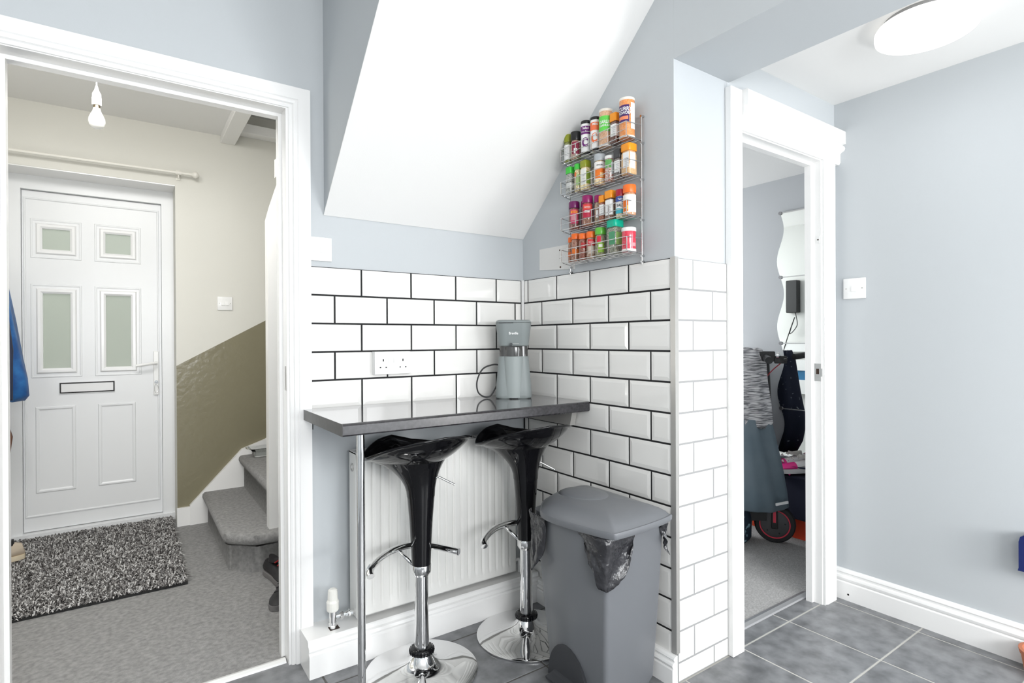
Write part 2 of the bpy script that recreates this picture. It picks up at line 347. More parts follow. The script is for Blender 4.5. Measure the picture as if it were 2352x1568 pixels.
# front door : recessed
fd = struct(boxes('door_3', [((-2.06, YD-0.03, 0.0), (-1.975, YD+0.04, 2.101)), ((-1.30, YD-0.03, 0.0), (-1.235, YD+0.04, 2.101)), ((-1.975, YD-0.03, 2.015), (-1.30, YD+0.04, 2.101)), ((-2.06, YD-0.05, 0.0), (-1.235, YD+0.04, 0.045))], UPVC))
sash = D.objects.new('door_leaf', None)
def leaf_front():
    """uPVC leaf with real holes for 4 panes: built from rails and stiles + raised mouldings"""
    x0, x1, z0, z1 = -1.973, -1.302, 0.05, 2.012
    bm = bmesh.new()
    px = [(-1.895, -1.745), (-1.60, -1.45)]
    rows = [(1.668, 1.812), (0.975, 1.435)]
    yA, yB = YD, YD+0.035
    box_bm(bm, (x0, yA, z0), (px[0][0], yB, z1)); box_bm(bm, (px[0][1], yA, z0), (px[1][0], yB, z1)); box_bm(bm, (px[1][1], yA, z0), (x1, yB, z1))
    for a, b in px:
        box_bm(bm, (a, yA, z0), (b, yB, rows[1][0])); box_bm(bm, (a, yA, rows[1][1]), (b, yB, rows[0][0])); box_bm(bm, (a, yA, rows[0][1]), (b, yB, z1))
    return finish(bm), px, rows
me, px, rows = leaf_front()
leaf = obj('door_leaf', me, UPVC, fd)
def frame_mould(name, a, b, c, d, wid, h, y, m, parent, gap=0.0):
    """picture-frame moulding around a..b x c..d, section a low triangle"""
    bm = bmesh.new()
    def rg(o, yy): return [(a-o, yy, c-o), (b+o, yy, c-o), (b+o, yy, d+o), (a-o, yy, d+o)]
    rr = [rg(wid, y), rg(wid*0.75, y-h), rg(wid*0.35, y-h), rg(0, y-h*0.3), rg(0, y+0.02)]
    rings_bm(bm, rr, False, False)
    return obj(name, finish(bm), m, parent)
# outer sash border (leaf edge rebate) and inner frame line
frame_mould('sash_border', -1.955, -1.325, 0.142, 1.962, 0.012, 0.006, YD, UPVC, leaf)
GLASS = mat('obscured_glass', (0.86, 0.90, 0.84), 0.45, trans=0.9, noise=None)
for a, b in px:
    for c, d in rows:
        frame_mould('glazing_bead', a+0.012, b-0.012, c+0.012, d-0.012, 0.030, 0.012, YD, mat('bead_white', (0.86, 0.86, 0.86), 0.2), leaf)
        frame_mould('outer_moulding', a-0.03, b+0.03, c-0.03, d+0.03, 0.012, 0.004, YD, UPVC, leaf)
        box('pane', (a, YD+0.014, c), (b, YD+0.020, d), GLASS, leaf)
for a, b in ((-1.90, -1.755), (-1.61, -1.46)):
    frame_mould('panel_moulding', a, b, 0.285, 0.745, 0.020, 0.006, YD, UPVC, leaf)
lb = box('letterbox', (-1.812, YD-0.008, 0.835), (-1.545, YD, 0.902), mat('letterbox_white', (0.8, 0.8, 0.8), 0.25), leaf)
frame_mould('letterbox_border', -1.803, -1.554, 0.844, 0.893, 0.007, 0.003, YD-0.008, BLKRUB, lb)
hp = box('handle_plate', (-1.347, YD-0.012, 0.80), (-1.318, YD, 1.08), WPLAST, leaf, 0.004)
tube('lever', [(-1.333, YD-0.01, 1.005), (-1.333, YD-0.05, 1.005), (-1.345, YD-0.056, 1.004), (-1.44, YD-0.056, 0.990)], 0.009, WPLAST, hp, 8)
lathe('lock_cylinder', [(0.010, 0), (0.010, 0.010)], CHROME, hp, 14).matrix_world = Matrix.Translation((-1.332, YD-0.012, 0.885)) @ Matrix.Rotation(PI/2, 4, 'X')
kb = bmesh.new()
tube_bm(kb, [(-1.332, YD-0.022, 0.885), (-1.332, YD-0.04, 0.885)], 0.003, 6); tube_bm(kb, [(-1.332+0.010*math.cos(a), YD-0.03, 0.845+0.030*math.sin(a)) for a in [k*PI/6 for k in range(13)]], 0.0014, 5)
key = obj('door_keys', finish(kb, True), CHROME, None); tag(key, 'small bunch of keys on a wire ring hanging in the front door lock', 'keys')
# outside greenery seen through the glass
hedge = tag(box('garden_hedge', (-3.6, 4.2, 0), (0.6, 4.8, 3.4), mat('hedge_green', (0.17, 0.175, 0.145), 0.9, noise=(3, (0.24, 0.25, 0.215), 6, 0.35, 0.65))), 'green garden hedge blurred behind the front door panes', 'hedge')
struct(box('floor_porch', (-3.2, 2.26, -0.06), (0.2, 4.9, -0.01), mat('path_concrete', (0.45, 0.44, 0.42), 0.9)))

box('reveal_lining', (-2.0595, YH+0.001, 2.094), (-1.2355, YD-0.03, 2.0995), GLOSSW, whb)
# stairs
st = tag(thing('staircase', 'grey carpeted stairs rising right from the hall behind the front door', 'staircase'), kind='structure')
def step(poly, z0, z1, nose=0.028):
    n = len(poly); c = Vector((sum(p[0] for p in poly)/n, sum(p[1] for p in poly)/n))
    bm = bmesh.new()
    def rg(o, z):
        out = []
        for i in range(n):
            p0, p1, p2 = Vector(poly[i-1]), Vector(poly[i]), Vector(poly[(i+1) % n])
            d1 = (p1-p0).normalized(); d2 = (p2-p1).normalized(); n1 = Vector((d1.y, -d1.x)); n2 = Vector((d2.y, -d2.x))
            m = (n1+n2).normalized(); k = o/max(m.dot(n1), 0.3); out.append((p1.x+m.x*k, p1.y+m.y*k, z))
        return out
    rings_bm(bm, [rg(0, z0), rg(0, z1-0.065), rg(nose*0.7, z1-0.05), rg(nose, z1-0.03), rg(nose*0.92, z1-0.012), rg(nose*0.6, z1-0.003), rg(0.0, z1)])
    bmesh.ops.bevel(bm, geom=[e for e in bm.edges if abs((e.verts[0].co-e.verts[1].co).normalized().z) > 0.75 and (e.verts[0].co.z > z0+0.02 or e.verts[1].co.z > z0+0.02)], offset=0.018, segments=3, affect='EDGES')
    return obj('carpeted_step', finish(bm, True, 60), CARPET, st)
step([(-1.075, 1.895), (-1.075, 1.0), (-0.965, 0.895), (-0.32, 0.895), (-0.32, 1.895)], 0.004, 0.198)
step([(-0.868, 1.895), (-0.868, 1.02), (-0.32, 1.02), (-0.32, 1.895)], 0.19, 0.402)
step([(-0.655, 1.895), (-0.655, 1.02), (-0.32, 1.02), (-0.32, 1.895)], 0.39, 0.605)
nw = tag(thing('newel_post', 'white painted newel post with slanting banister boards at the stair foot', 'banister', (0, 0, 0)), kind='structure')
prism('post', [(-0.903, 0.198), (-0.903, 1.75), (-0.885, 1.82), (-0.845, 1.95), (-0.845, 0.198)], 1, 0.925, 0.985, GLOSSW, nw)
for z in (0.72, 1.14, 2.0):
    prism('banister_board', [(-0.86, z-0.03), (-0.86, z+0.06), (-0.35, z+0.62), (-0.35, z+0.53)], 1, 0.945, 0.965, GLOSSW, nw)

# curtain rod, hall switch, bulb
cr = thing('curtain_rod', 'cream curtain pole with a ball finial above the front door', 'curtain rod', (-1.6, YH, 2.163))
tube('rod', [(-0.50, -0.055, -0.005), (0.45, -0.055, 0.002)], 0.009, mat('cream_metal', (0.78, 0.76, 0.70), 0.35), cr)
lathe('finial', [(0.006, -0.024), (0.010, -0.016), (0.019, -0.006), (0.021, 0.004), (0.016, 0.015), (0.004, 0.022)], MATS['cream_metal'], cr, 18).matrix_local = Matrix.Translation((0.468, -0.055, 0.002)) @ Matrix.Rotation(PI/2, 4, 'Y')
bm = bmesh.new(); tube_bm(bm, [(0.38, 0, 0), (0.38, -0.055, 0.0)], 0.006, 8); box_bm(bm, (0.37, -0.006, -0.03), (0.39, 0, 0.03)); tube_bm(bm, [(0.365, -0.055, 0.001), (0.395, -0.055, 0.001)], 0.0125, 12); tube_bm(bm, [(0.38, -0.055, -0.012), (0.38, -0.055, -0.03)], 0.004, 8)
obj('bracket', finish(bm, True, 40), MATS['cream_metal'], cr)

def switch_plate(name, label, cat, loc, rz, wd, ht, nsw, dp=0.009, off=0.0):
    """front faces local -y"""
    t = thing(name, label, cat, loc, rz)
    bm = bmesh.new(); box_bm(bm, (-wd/2, -dp, -ht/2), (wd/2, 0, ht/2), 0.0022, 2); obj('faceplate', finish(bm, True, 30), WPLAST, t)
    for k in range(nsw):
        cx = (k-(nsw-1)/2)*0.0245+off
        prism('rocker', [(-dp-0.0005, -0.0125), (-dp-0.0045, -0.0125), (-dp-0.0015, 0.0125), (-dp+0.001, 0.0125), (-dp+0.001, -0.0125)], 0, cx-0.0095, cx+0.0095, mat('rocker_white', (0.88, 0.88, 0.87), 0.15), t)
    for sx in (-1, 1):
        o = lathe('screw', [(0.0028, 0), (0.0024, 0.0012)], mat('screw_steel', (0.5, 0.49, 0.47), 0.35, 1.0), t, 10); o.matrix_local = Matrix.Translation((sx*(wd/2-0.012), -dp, 0)) @ Matrix.Rotation(PI/2, 4, 'X')
    return t
switch_plate('light_switch', 'white double light switch on the cream hall wall above the olive paint', 'light switch', (-0.966, YH, 1.382), 0, 0.086, 0.086, 2)
switch_plate('light_switch', 'white double light switch beside the hall door frame, above the metro tiles', 'light switch', (-0.906, 0.008, 1.471), 0, 0.086, 0.086, 2)
switch_plate('light_switch', 'white single light switch on the right-hand wall beside the bedroom door', 'light switch', (1.096, -0.928, 1.352), -PI/2, 0.088, 0.088, 1, off=0.0)

bl = thing('pendant_bulb', 'unshaded white light bulb hanging on a cord in the hall', 'light bulb', (-1.583, 0.95, 2.062))
lathe('bulb', [(0.004, 0.0), (0.017, 0.003), (0.027, 0.012), (0.031, 0.028), (0.030, 0.042), (0.024, 0.058), (0.016, 0.074), (0.013, 0.088)], mat('bulb_glass', (0.85, 0.85, 0.82), 0.12, coat=0.5), bl, 24)
lathe('bulb_cap', [(0.0125, 0.086), (0.0125, 0.104)], mat('brass_cap', (0.35, 0.28, 0.18), 0.3, 1.0), bl, 20)
lathe('lamp_holder', [(0.017, 0.100), (0.018, 0.104), (0.018, 0.126), (0.0185, 0.127), (0.0185, 0.131), (0.017, 0.133), (0.016, 0.150), (0.009, 0.165), (0.004, 0.185)], WPLAST, bl, 24)
tube('cord', [(0, 0, 0.183), (0, 0, 0.393)], 0.003, WPLAST, bl, 8)

# rug with shaggy pile
rg_ = thing('shaggy_rug', 'grey and white speckled shaggy rug in front of the front door', 'rug', (-1.72, 1.535, 0.004))
RX, RY = 0.465, 0.585
box('rug_backing', (-RX, -RY, 0.0), (RX, RY, 0.010), mat('rug_backing_dark', (0.02, 0.02, 0.02), 0.9), rg_)
vs, fs = [], []; mats = [[], []]
N = 21000; mi = []
for k in range(N):
    x = random.uniform(-RX, RX); y = random.uniform(-RY, RY); a = random.uniform(0, 2*PI); L = random.uniform(0.014, 0.026); ww = random.uniform(0.0018, 0.0032)
    dx, dy = math.cos(a), math.sin(a); h = random.uniform(0.016, 0.030); b = len(vs)
    for s, zz, wf in ((0, 0.008, 1.0), (0.35, h, 1.0), (1.0, h*0.75, 0.5)):
        cx, cy = x+dx*L*s, y+dy*L*s
        vs += [(cx-dy*ww*wf, cy+dx*ww*wf, zz), (cx+dy*ww*wf, cy-dx*ww*wf, zz)]
    fs += [(b, b+1, b+3, b+2), (b+2, b+3, b+5, b+4)]; m_ = random.choice((0, 1, 1, 2, 2)); mi += [m_, m_]
me = D.meshes.new('pile'); me.from_pydata(vs, [], fs)
for nm, cc in (('pile_dark', (0.055, 0.05, 0.048)), ('pile_mid', (0.20, 0.19, 0.185)), ('pile_pale', (0.55, 0.54, 0.53))): me.materials.append(mat(nm, cc, 0.8))
me.polygons.foreach_set('material_index', mi); me.update()
pl = obj('pile', me, None, rg_); pl['kind'] = 'stuff'

# ---- shoe builder (toe towards +x, sole on z=0)
def shoe(name, label, L, upper, sole, accent, loc, rz, group=None, studs=None, hgt=1.0, tilt=0.0, lace=None):
    t = thing(name, label, 'shoe', loc, rz, group); t.rotation_euler = (0, tilt, rz)
    secs = [(0.0, 0.020, 0.05), (0.04, 0.030, 0.085), (0.15, 0.034, 0.098), (0.28, 0.034, 0.090), (0.42, 0.034, 0.075), (0.58, 0.041, 0.060), (0.75, 0.045, 0.050), (0.90, 0.036, 0.040), (0.98, 0.018, 0.028)]
    def ring(x, wd, h, z0):
        out = []
        for k in range(14):
            a = 2*PI*k/14; cz = z0+(h-z0)/2; out.append((x, wd*math.cos(a)*(1.0 if math.sin(a) < 0.3 else 0.80), cz+(h-z0)/2*math.copysign(abs(math.sin(a))**0.8, math.sin(a))))
        return out
    k = L/0.28
    loft('upper', [ring(s*L, wd*k, h*k*hgt, 0.018*k) for s, wd, h in secs], upper, t)
    bm = bmesh.new(); out = []
    for s, wd, h in secs: out.append((s*L, wd*k*1.04))
    poly = [(x, w_) for x, w_ in out]+[(x, -w_) for x, w_ in out[::-1]]
    rings_bm(bm, [[(x, y*0.95, 0.0) for x, y in poly], [(x, y, 0.006) for x, y in poly], [(x*1.01, y, 0.026*k) for x, y in poly]])
    obj('sole', finish(bm, True, 50), sole, t)
    loft('collar', [[(0.085*k+0.048*k*math.cos(a), 0.026*k*math.sin(a), (0.088+0.006*math.cos(a))*k*hgt) for a in [2*PI*j/14 for j in range(14)]], [(0.085*k+0.042*k*math.cos(a), 0.021*k*math.sin(a), (0.103+0.012*abs(math.cos(a)))*k*hgt) for a in [2*PI*j/14 for j in range(14)]]], accent, t)
    for j in range(4):
        x = (0.13+0.03*j)*k; z = (0.096-0.008*j)*k*hgt; tube('lace', [(x, -0.018*k, z-0.002), (x+0.004, 0, z+0.006), (x+0.008, 0.018*k, z-0.002)], 0.0032, lace or accent, t, 5)
    if studs:
        for x in (0.1, 0.25, 0.7, 0.9):
            for s in (-1, 1):
                o = lathe('stud', [(0.004, -0.012), (0.008, 0.0)], studs, t, 8, (x*L, s*0.022, 0))
    return t
SH_BEIGE = mat('shoe_beige', (0.50, 0.42, 0.33), 0.8); SH_GREY = mat('shoe_grey', (0.20, 0.19, 0.19), 0.7); SH_BLK = mat('shoe_black', (0.015, 0.014, 0.016), 0.5)
SH_CREAM = mat('shoe_cream', (0.72, 0.62, 0.46), 0.6); SH_RED = mat('shoe_red', (0.30, 0.015, 0.015), 0.35)
shoe('trainer', 'grey and beige trainer on the left edge of the shaggy rug', 0.26, SH_BEIGE, SH_CREAM, SH_BLK, (-1.925, 1.735, 0.032), 0.42+PI)
shoe('trainer', 'black trainer with red flashes beside the foot of the stairs', 0.25, SH_BLK, SH_GREY, SH_BLK, (-0.925, 0.865, 0.006), -1.35, None, lace=SH_RED)
shoe('trainer', 'second black trainer by the stairs, partly behind the door frame', 0.24, SH_BLK, SH_GREY, SH_BLK, (-0.87, 0.64, 0.006), -2.05, None)

# coats at the left of the hall
def cloth_hang(name, prof, m, parent, folds=6, amp=0.012, seed=1, ang=70):
    """prof: list of (z, halfwidth_x, halfdepth_y, cx, cy)"""
    rr = []; n = 48
    for z, hx, hy, cx, cy in prof:
        r = []
        for k in range(n):
            a = 2*PI*k/n; f = 1+(amp/max(hy, 0.01))*math.sin(folds*a+seed+z*3)*0.5*min(1, (prof[0][0]-z)*3+0.15)
            r.append((cx+hx*math.cos(a)*f, cy+hy*math.sin(a)*f, z+0.004*math.sin(folds*a*2+seed)))
        rr.append(r)
    return loft(name, rr, m, parent, True, True, ang)
BLUECO = mat('blue_nylon', (0.012, 0.075, 0.25), 0.45, noise=(14, (0.03, 0.16, 0.42), 3, 0.4, 0.7))
ct = thing('blue_coat', 'bright blue coat hanging at the left side of the hall', 'coat', (-2.065, 1.72, 0))
cloth_hang('coat_body', [(1.50, 0.03, 0.05, 0, 0), (1.42, 0.09, 0.10, 0, 0), (1.25, 0.115, 0.14, 0, 0), (1.05, 0.145, 0.16, 0, 0), (0.95, 0.165, 0.17, 0, 0), (0.87, 0.168, 0.17, 0, 0), (0.845, 0.15, 0.15, 0, 0)], BLUECO, ct, 7, 0.02)
cloth_hang('sleeve', [(1.38, 0.05, 0.05, 0.05, -0.14), (1.1, 0.055, 0.05, 0.075, -0.165), (0.86, 0.05, 0.045, 0.075, -0.165)], mat('navy_lining', (0.02, 0.025, 0.05), 0.7), ct, 5, 0.01)
hk = tag(boxes('coat_hook', [((-2.24, 1.70, 1.50), (-2.08, 1.74, 1.53)), ((-2.095, 1.70, 1.50), (-2.08, 1.74, 1.57))], BRUSH), 'metal coat hook on the hall wall holding the blue coat', 'hook')
bg = thing('fabric_bag', 'brown and navy fabric bag hanging below the blue coat', 'bag', (-2.095, 1.70, 0))
cloth_hang('bag_body', [(0.84, 0.03, 0.03, 0, 0), (0.80, 0.10, 0.09, 0, 0), (0.66, 0.135, 0.12, 0, 0), (0.56, 0.12, 0.11, 0, 0), (0.53, 0.08, 0.08, 0, 0)], mat('bag_brown', (0.16, 0.07, 0.04), 0.8, noise=(12, (0.02, 0.03, 0.10), 2, 0.45, 0.55)), bg, 5)

# glass dish on the second step
gd = thing('glass_dish', 'clear glass dish with handles standing on the second stair', 'dish', (-0.775, 1.80, 0.406))
GL = mat('clear_glass', (0.95, 0.97, 0.96), 0.03, trans=1.0)
loft('dish', [[(x, y, z) for x, y in rrect(wd, dd, 0.02)] for z, wd, dd in ((0, 0.10, 0.10), (0.035, 0.125, 0.125), (0.05, 0.15, 0.135), (0.054, 0.15, 0.135), (0.040, 0.115, 0.115), (0.006, 0.09, 0.09))], GL, gd)
tube('handle', [(-0.07, -0.03, 0.05), (-0.09, -0.02, 0.055), (-0.09, 0.02, 0.055), (-0.07, 0.03, 0.05)], 0.004, GL, gd, 8, 4)

# ================================================================== KITCHEN ALCOVE OBJECTS
# breakfast bar
LAM = mat('dark_worktop_laminate', (0.36, 0.355, 0.365), 0.075, 0.85)
EDGE = mat('worktop_edge', (0.022, 0.021, 0.024), 0.22, noise=(90, (0.045, 0.043, 0.048), 5, 0.35, 0.7), spec=0.7)
bar = thing('breakfast_bar', 'dark grey laminate breakfast bar across the tiled corner on a chrome leg', 'counter', (0, 0, 0))
bx0, bx1, by0, by1, bz = -0.968, -0.0005, -0.441, -0.0008, 0.8955
prism('worktop', [(by1, bz-0.036), (by1, bz), (by0+0.012, bz), (by0+0.004, bz-0.002), (by0, bz-0.006), (by0, bz-0.030), (by0+0.002, bz-0.036)], 0, bx0, bx1, LAM, bar, False)
prism('front_edge', [(by0+0.010, bz+0.0003), (by0+0.003, bz-0.002), (by0-0.001, bz-0.006), (by0-0.001, bz-0.032), (by0+0.002, bz-0.0365), (by0+0.002, bz-0.006)], 0, bx0, bx1, EDGE, bar)
box('end_edge', (bx0-0.001, by0, bz-0.0365), (bx0, by1, bz+0.0003), mat('worktop_end_strip', (0.05, 0.049, 0.047), 0.3, noise=(60, (0.075, 0.073, 0.069), 4, 0.3, 0.7)), bar)
lg = tube('leg', [(-0.884, -0.352, 0.004), (-0.884, -0.352, bz-0.037)], 0.0125, CHROME, bar, 28)
lathe('foot', [(0.022, 0.0), (0.022, 0.004), (0.0135, 0.007), (0.0125, 0.02)], CHROME, bar, 28, (-0.884, -0.352, 0))
box('wall_batten', (-0.935, -0.012, bz-0.075), (-0.08, 0.0075, bz-0.037), PAINT, bar)
# angled bracket on the tile wall
br = boxes('bracket', [((-0.10, -0.40, bz-0.041), (-0.006, -0.06, bz-0.037))], WHITEP, bar)
prism('bracket', [(-0.375, bz-0.041), (-0.05, bz-0.041), (-0.05, bz-0.10), (-0.36, bz-0.10)], 0, -0.032, -0.006, mat('bracket_grey', (0.40, 0.39, 0.37), 0.5), bar)

# radiator
rad = thing('radiator', 'white fluted panel radiator under the breakfast bar', 'radiator', (-0.4645, 0, 0.147))
RW, RH, RYF = 0.695, 0.588, -0.100
bm = bmesh.new(); NX = 252; xs = [-RW/2+RW*i/NX for i in range(NX+1)]
zs = [0, 0.022, 0.030, 0.040, 0.052, RH-0.052, RH-0.040, RH-0.030, RH-0.022, RH]
env = [0, 0, 0.15, 0.75, 1, 1, 0.75, 0.15, 0, 0]
def flute(x):
    m_ = 0.030
    if abs(x) > RW/2-m_: return 0
    u = ((x+RW/2-m_) / 0.0333) % 1.0
    d = min(u, 1-u)*2      # 0 at groove, 1 at ridge centre
    return -0.007*(1-max(0, min(1, (d-0.10)/0.32)))
grid = [[bm.verts.new((x, RYF-0.0+(-flute(x))*env[j], zs[j])) for x in xs] for j in range(len(zs))]
for j in range(len(zs)-1):
    for i in range(NX): bm.faces.new((grid[j][i], grid[j][i+1], grid[j+1][i+1], grid[j+1][i]))
fp = obj('front_panel', finish(bm, True, 35), RADW, rad)
for sx in (-1, 1): box('side_grille', (sx*RW/2-0.001, RYF, 0.0), (sx*RW/2+0.001, -0.030, RH), RADW, rad)
boxes('back_panel', [((-RW/2, -0.032, 0.0), (RW/2, -0.030, RH)), ((-RW/2, RYF, -0.001), (RW/2, -0.030, 0.001))], RADW, rad)
bm = bmesh.new()
for i in range(27):
    x = -RW/2+0.012+i*(RW-0.024)/26; box_bm(bm, (x-0.0015, RYF+0.006, RH-0.002), (x+0.0015, -0.034, RH+0.001))
box_bm(bm, (-RW/2-0.001, RYF-0.001, RH-0.004), (RW/2+0.001, RYF+0.008, RH+0.003)); box_bm(bm, (-RW/2-0.001, -0.036, RH-0.004), (RW/2+0.001, -0.029, RH+0.003)); box_bm(bm, (-RW/2-0.001, RYF, RH-0.004), (-RW/2+0.02, -0.03, RH+0.002))
obj('top_grille', finish(bm), RADW, rad)
bm = bmesh.new()
o = lathe('bleed_plug', [(0.0155, -0.002), (0.0155, 0.002), (0.011, 0.002), (0.009, -0.004)], BRUSH, rad, 20); o.matrix_local = Matrix.Translation((-RW/2-0.001, -0.063, RH-0.055)) @ Matrix.Rotation(-PI/2, 4, 'Y')
for sx in (-0.25, 0.22): box('wall_bracket', (sx, -0.03, 0.02), (sx+0.03, 0.007, RH-0.03), BRUSH, rad)
tube('tail_pipe', [(RW/2, -0.063, 0.03), (RW/2+0.04, -0.063, 0.03), (RW/2+0.045, -0.063, 0.0), (RW/2+0.045, -0.063, -0.026)], 0.0075, WPLAST, rad, 10)
tv = thing('radiator_valve', 'white thermostatic radiator valve with chrome body left of the radiator', 'valve', (-0.889, -0.071, 0.1225))
lathe('thermostat_head', [(0.018, 0.062), (0.0205, 0.066), (0.021, 0.080), (0.0215, 0.094), (0.0175, 0.102), (0.0165, 0.128), (0.0155, 0.136), (0.010, 0.140)], mat('valve_cream', (0.84, 0.83, 0.78), 0.3), tv, 16, ang=20)
bm = bmesh.new(); tube_bm(bm, [(0, 0, 0.015), (0, 0, 0.064)], 0.0125, 12); tube_bm(bm, [(0, 0, 0.038), (0.05, 0.0, 0.038)], 0.0085, 12); tube_bm(bm, [(0.024, 0, 0.038), (0.036, 0, 0.038)], 0.014, 6); tube_bm(bm, [(0, 0, 0.008), (0, 0, 0.022)], 0.0135, 6); tube_bm(bm, [(0.044, 0, 0.038), (0.0765, 0, 0.038)], 0.0105, 12); tube_bm(bm, [(0.054, 0, 0.038), (0.058, 0, 0.038)], 0.017, 14)
obj('valve_body', finish(bm, True, 30), CHROME, tv)
tube('pipe', [(0, 0, -0.012), (0, 0, 0.012)], 0.0085, WPLAST, tv, 12)

# double socket
sk = thing('double_socket', 'white double plug socket with two switches on the metro tiles', 'socket', (-0.640, 0.0, 1.053))
bm = bmesh.new(); box_bm(bm, (-0.0735, -0.022, -0.0435), (0.0735, 0.002, 0.0435), 0.002); obj('pattress_box', finish(bm), WPLAST, sk)
bm = bmesh.new(); box_bm(bm, (-0.0735, -0.031, -0.0435), (0.0735, -0.0225, 0.0435), 0.0025, 2); obj('faceplate', finish(bm, True, 30), WPLAST, sk)
for sx in (-0.0105, 0.0105):
    prism('rocker', [(-0.0305, -0.004), (-0.0355, 0.024), (-0.0325, -0.004)] and [(-0.0300, 0.000), (-0.0345, 0.000), (-0.0325, 0.024), (-0.0300, 0.024)], 0, sx-0.0085, sx+0.0085, MATS['rocker_white'], sk)
HOLE = mat('socket_hole', (0.012, 0.012, 0.012), 0.8)
for s in (-1, 1):
    for a_, b_ in (((s*0.040-0.0022, -0.0316, 0.006), (s*0.040+0.0022, -0.0305, 0.015)), ((s*0.040-0.0145, -0.0316, -0.019), (s*0.040-0.0085, -0.0305, -0.015)), ((s*0.040+0.0085, -0.0316, -0.019), (s*0.040+0.0145, -0.0305, -0.015))): box('pin_hole', a_, b_, HOLE, sk)
    o = lathe('screw', [(0.003, 0), (0.0025, 0.0012)], MATS['screw_steel'], sk, 10); o.matrix_local = Matrix.Translation((s*0.0655, -0.031, -0.002)) @ Matrix.Rotation(PI/2, 4, 'X')

# blank plate on wall B
bp_ = thing('blanking_board', 'flat white board with screw holes low on the wall behind the spice rack', 'board', (0.008, 0, 0))
prism('board', [(-0.120, 1.443), (-0.350, 1.423), (-0.350, 1.528), (-0.120, 1.533)], 0, -0.003, -0.0001, mat('board_white', (0.72, 0.71, 0.69), 0.6), bp_)
for y, z, r in ((-0.258, 1.512, 0.0035), (-0.258, 1.4775, 0.0012), (-0.262, 1.441, 0.0045)):
    o = lathe('screw_hole', [(r, 0), (r*0.9, 0.0008)], mat('hole_brown', (0.07, 0.03, 0.015), 0.8), bp_, 10); o.matrix_local = Matrix.Translation((-0.003, y, z)) @ Matrix.Rotation(-PI/2, 4, 'Y')

# ------------------------------------------------------------------ stools
def stool(label, x, y, rz=0.0, ctl=None):
    t = thing('bar_stool', label, 'stool', (x, y, 0), rz, 'black bar stools at the breakfast bar')
    lathe('base', [(0.185, 0.0), (0.192, 0.003), (0.192, 0.006), (0.180, 0.010), (0.150, 0.014), (0.115, 0.019), (0.085, 0.026), (0.060, 0.036), (0.045, 0.048), (0.036, 0.062), (0.034, 0.066)], CHROME, t, 72)
    bm = bmesh.new(); lathe_bm(bm, [(0.034, 0.064), (0.040, 0.068), (0.042, 0.076), (0.039, 0.084), (0.033, 0.088)], 40)
    for k in range(24):
        a = 2*PI*k/24; tube_bm(bm, [(0.0405*math.cos(a), 0.0405*math.sin(a), 0.068), (0.042*math.cos(a), 0.042*math.sin(a), 0.076), (0.0395*math.cos(a), 0.0395*math.sin(a), 0.083)], 0.0022, 5)
    obj('rubber_collar', finish(bm, True, 50), BLKGL, t)
    lathe('gas_column', [(0.025, 0.08), (0.0235, 0.20), (0.0235, 0.345)], CHROME, t, 36)
    lathe('chrome_collar', [(0.028, 0.334), (0.031, 0.340), (0.034, 0.345), (0.034, 0.369), (0.033, 0.371)], CHROME, t, 40)
    lathe('seat_sleeve', [(0.0325, 0.370), (0.0345, 0.42), (0.040, 0.52), (0.0465, 0.60), (0.0475, 0.612), (0.046, 0.620)], BLKGL, t, 40)
    keys = [(0, .788, .177), (20, .772, .180), (45, .757, .182), (75, .768, .182), (100, .791, .181), (120, .784, .182), (140, .765, .187), (162, .742, .194), (180, .757, .190), (200, .781, .184), (220, .802, .180), (240, .817, .179), (270, .828, .178), (300, .822, .177), (320, .812, .174), (340, .800, .174), (360, .788, .177)]
    def rim(a):
        a = a % 360
        for (a0, h0, r0), (a1, h1, r1) in zip(keys, keys[1:]):
            if a0 <= a <= a1:
                u = (a-a0)/(a1-a0); return h0+(h1-h0)*u, r0+(r1-r0)*u
    n = 72; rings = []
    def R(fr, fz):
        out = []
        for k in range(n):
            a = 360*k/n; h, r = rim(a); c, s = math.cos(math.radians(a)), math.sin(math.radians(a)); rr, zz = fr(h, r), fz(h, r); out.append((rr*c, rr*s, zz))
        return out
    zn, rn, zc = 0.604, 0.0478, 0.712
    for k in range(0, 11):                        # outer flare from neck up to rim
        th = (1-k/10)*PI/2
        rings.append(R(lambda h, r: r-(r-rn)*math.sin(th)**1.15, lambda h, r: h-0.006-(h-0.006-zn)*(1-math.cos(th))**0.92))
    rings.append(R(lambda h, r: r+0.003, lambda h, r: h-0.001)); rings.append(R(lambda h, r: r+0.001, lambda h, r: h+0.003)); rings.append(R(lambda h, r: r-0.004, lambda h, r: h+0.002))
    for s in (0.93, 0.82, 0.68, 0.52, 0.35, 0.18, 0.06):
        rings.append(R(lambda h, r: r*s, lambda h, r: zc+(h-zc)*s**2.3))
    bm = bmesh.new(); rings_bm(bm, rings); obj('seat', finish(bm, True, 80), BLKGL, t)
    # footrest : curved chrome tube behind the sleeve with two struts
    fr_ = [(-0.193, -0.035, 0.386), (-0.185, -0.010, 0.398), (-0.135, 0.040, 0.405), (-0.070, 0.083, 0.405), (0.0, 0.092, 0.405), (0.062, 0.050, 0.403), (0.095, 0.0, 0.401), (0.122, -0.045, 0.398)]
    ft = tube('footrest', fr_, 0.0122, CHROME, t, 16, 6)
    bm = bmesh.new(); tube_bm(bm, [(-0.050, 0.085, 0.402), (-0.018, 0.022, 0.362)], 0.007, 10); tube_bm(bm, [(0.045, 0.068, 0.402), (0.018, 0.024, 0.362)], 0.007, 10)
    obj('strut', finish(bm, True), CHROME, ft)
    tube('lever', [(0.03, 0.06, 0.675), (0.085, 0.02, 0.650), (0.132, 0.0, 0.622)], 0.004, CHROME, t, 8)
    return t
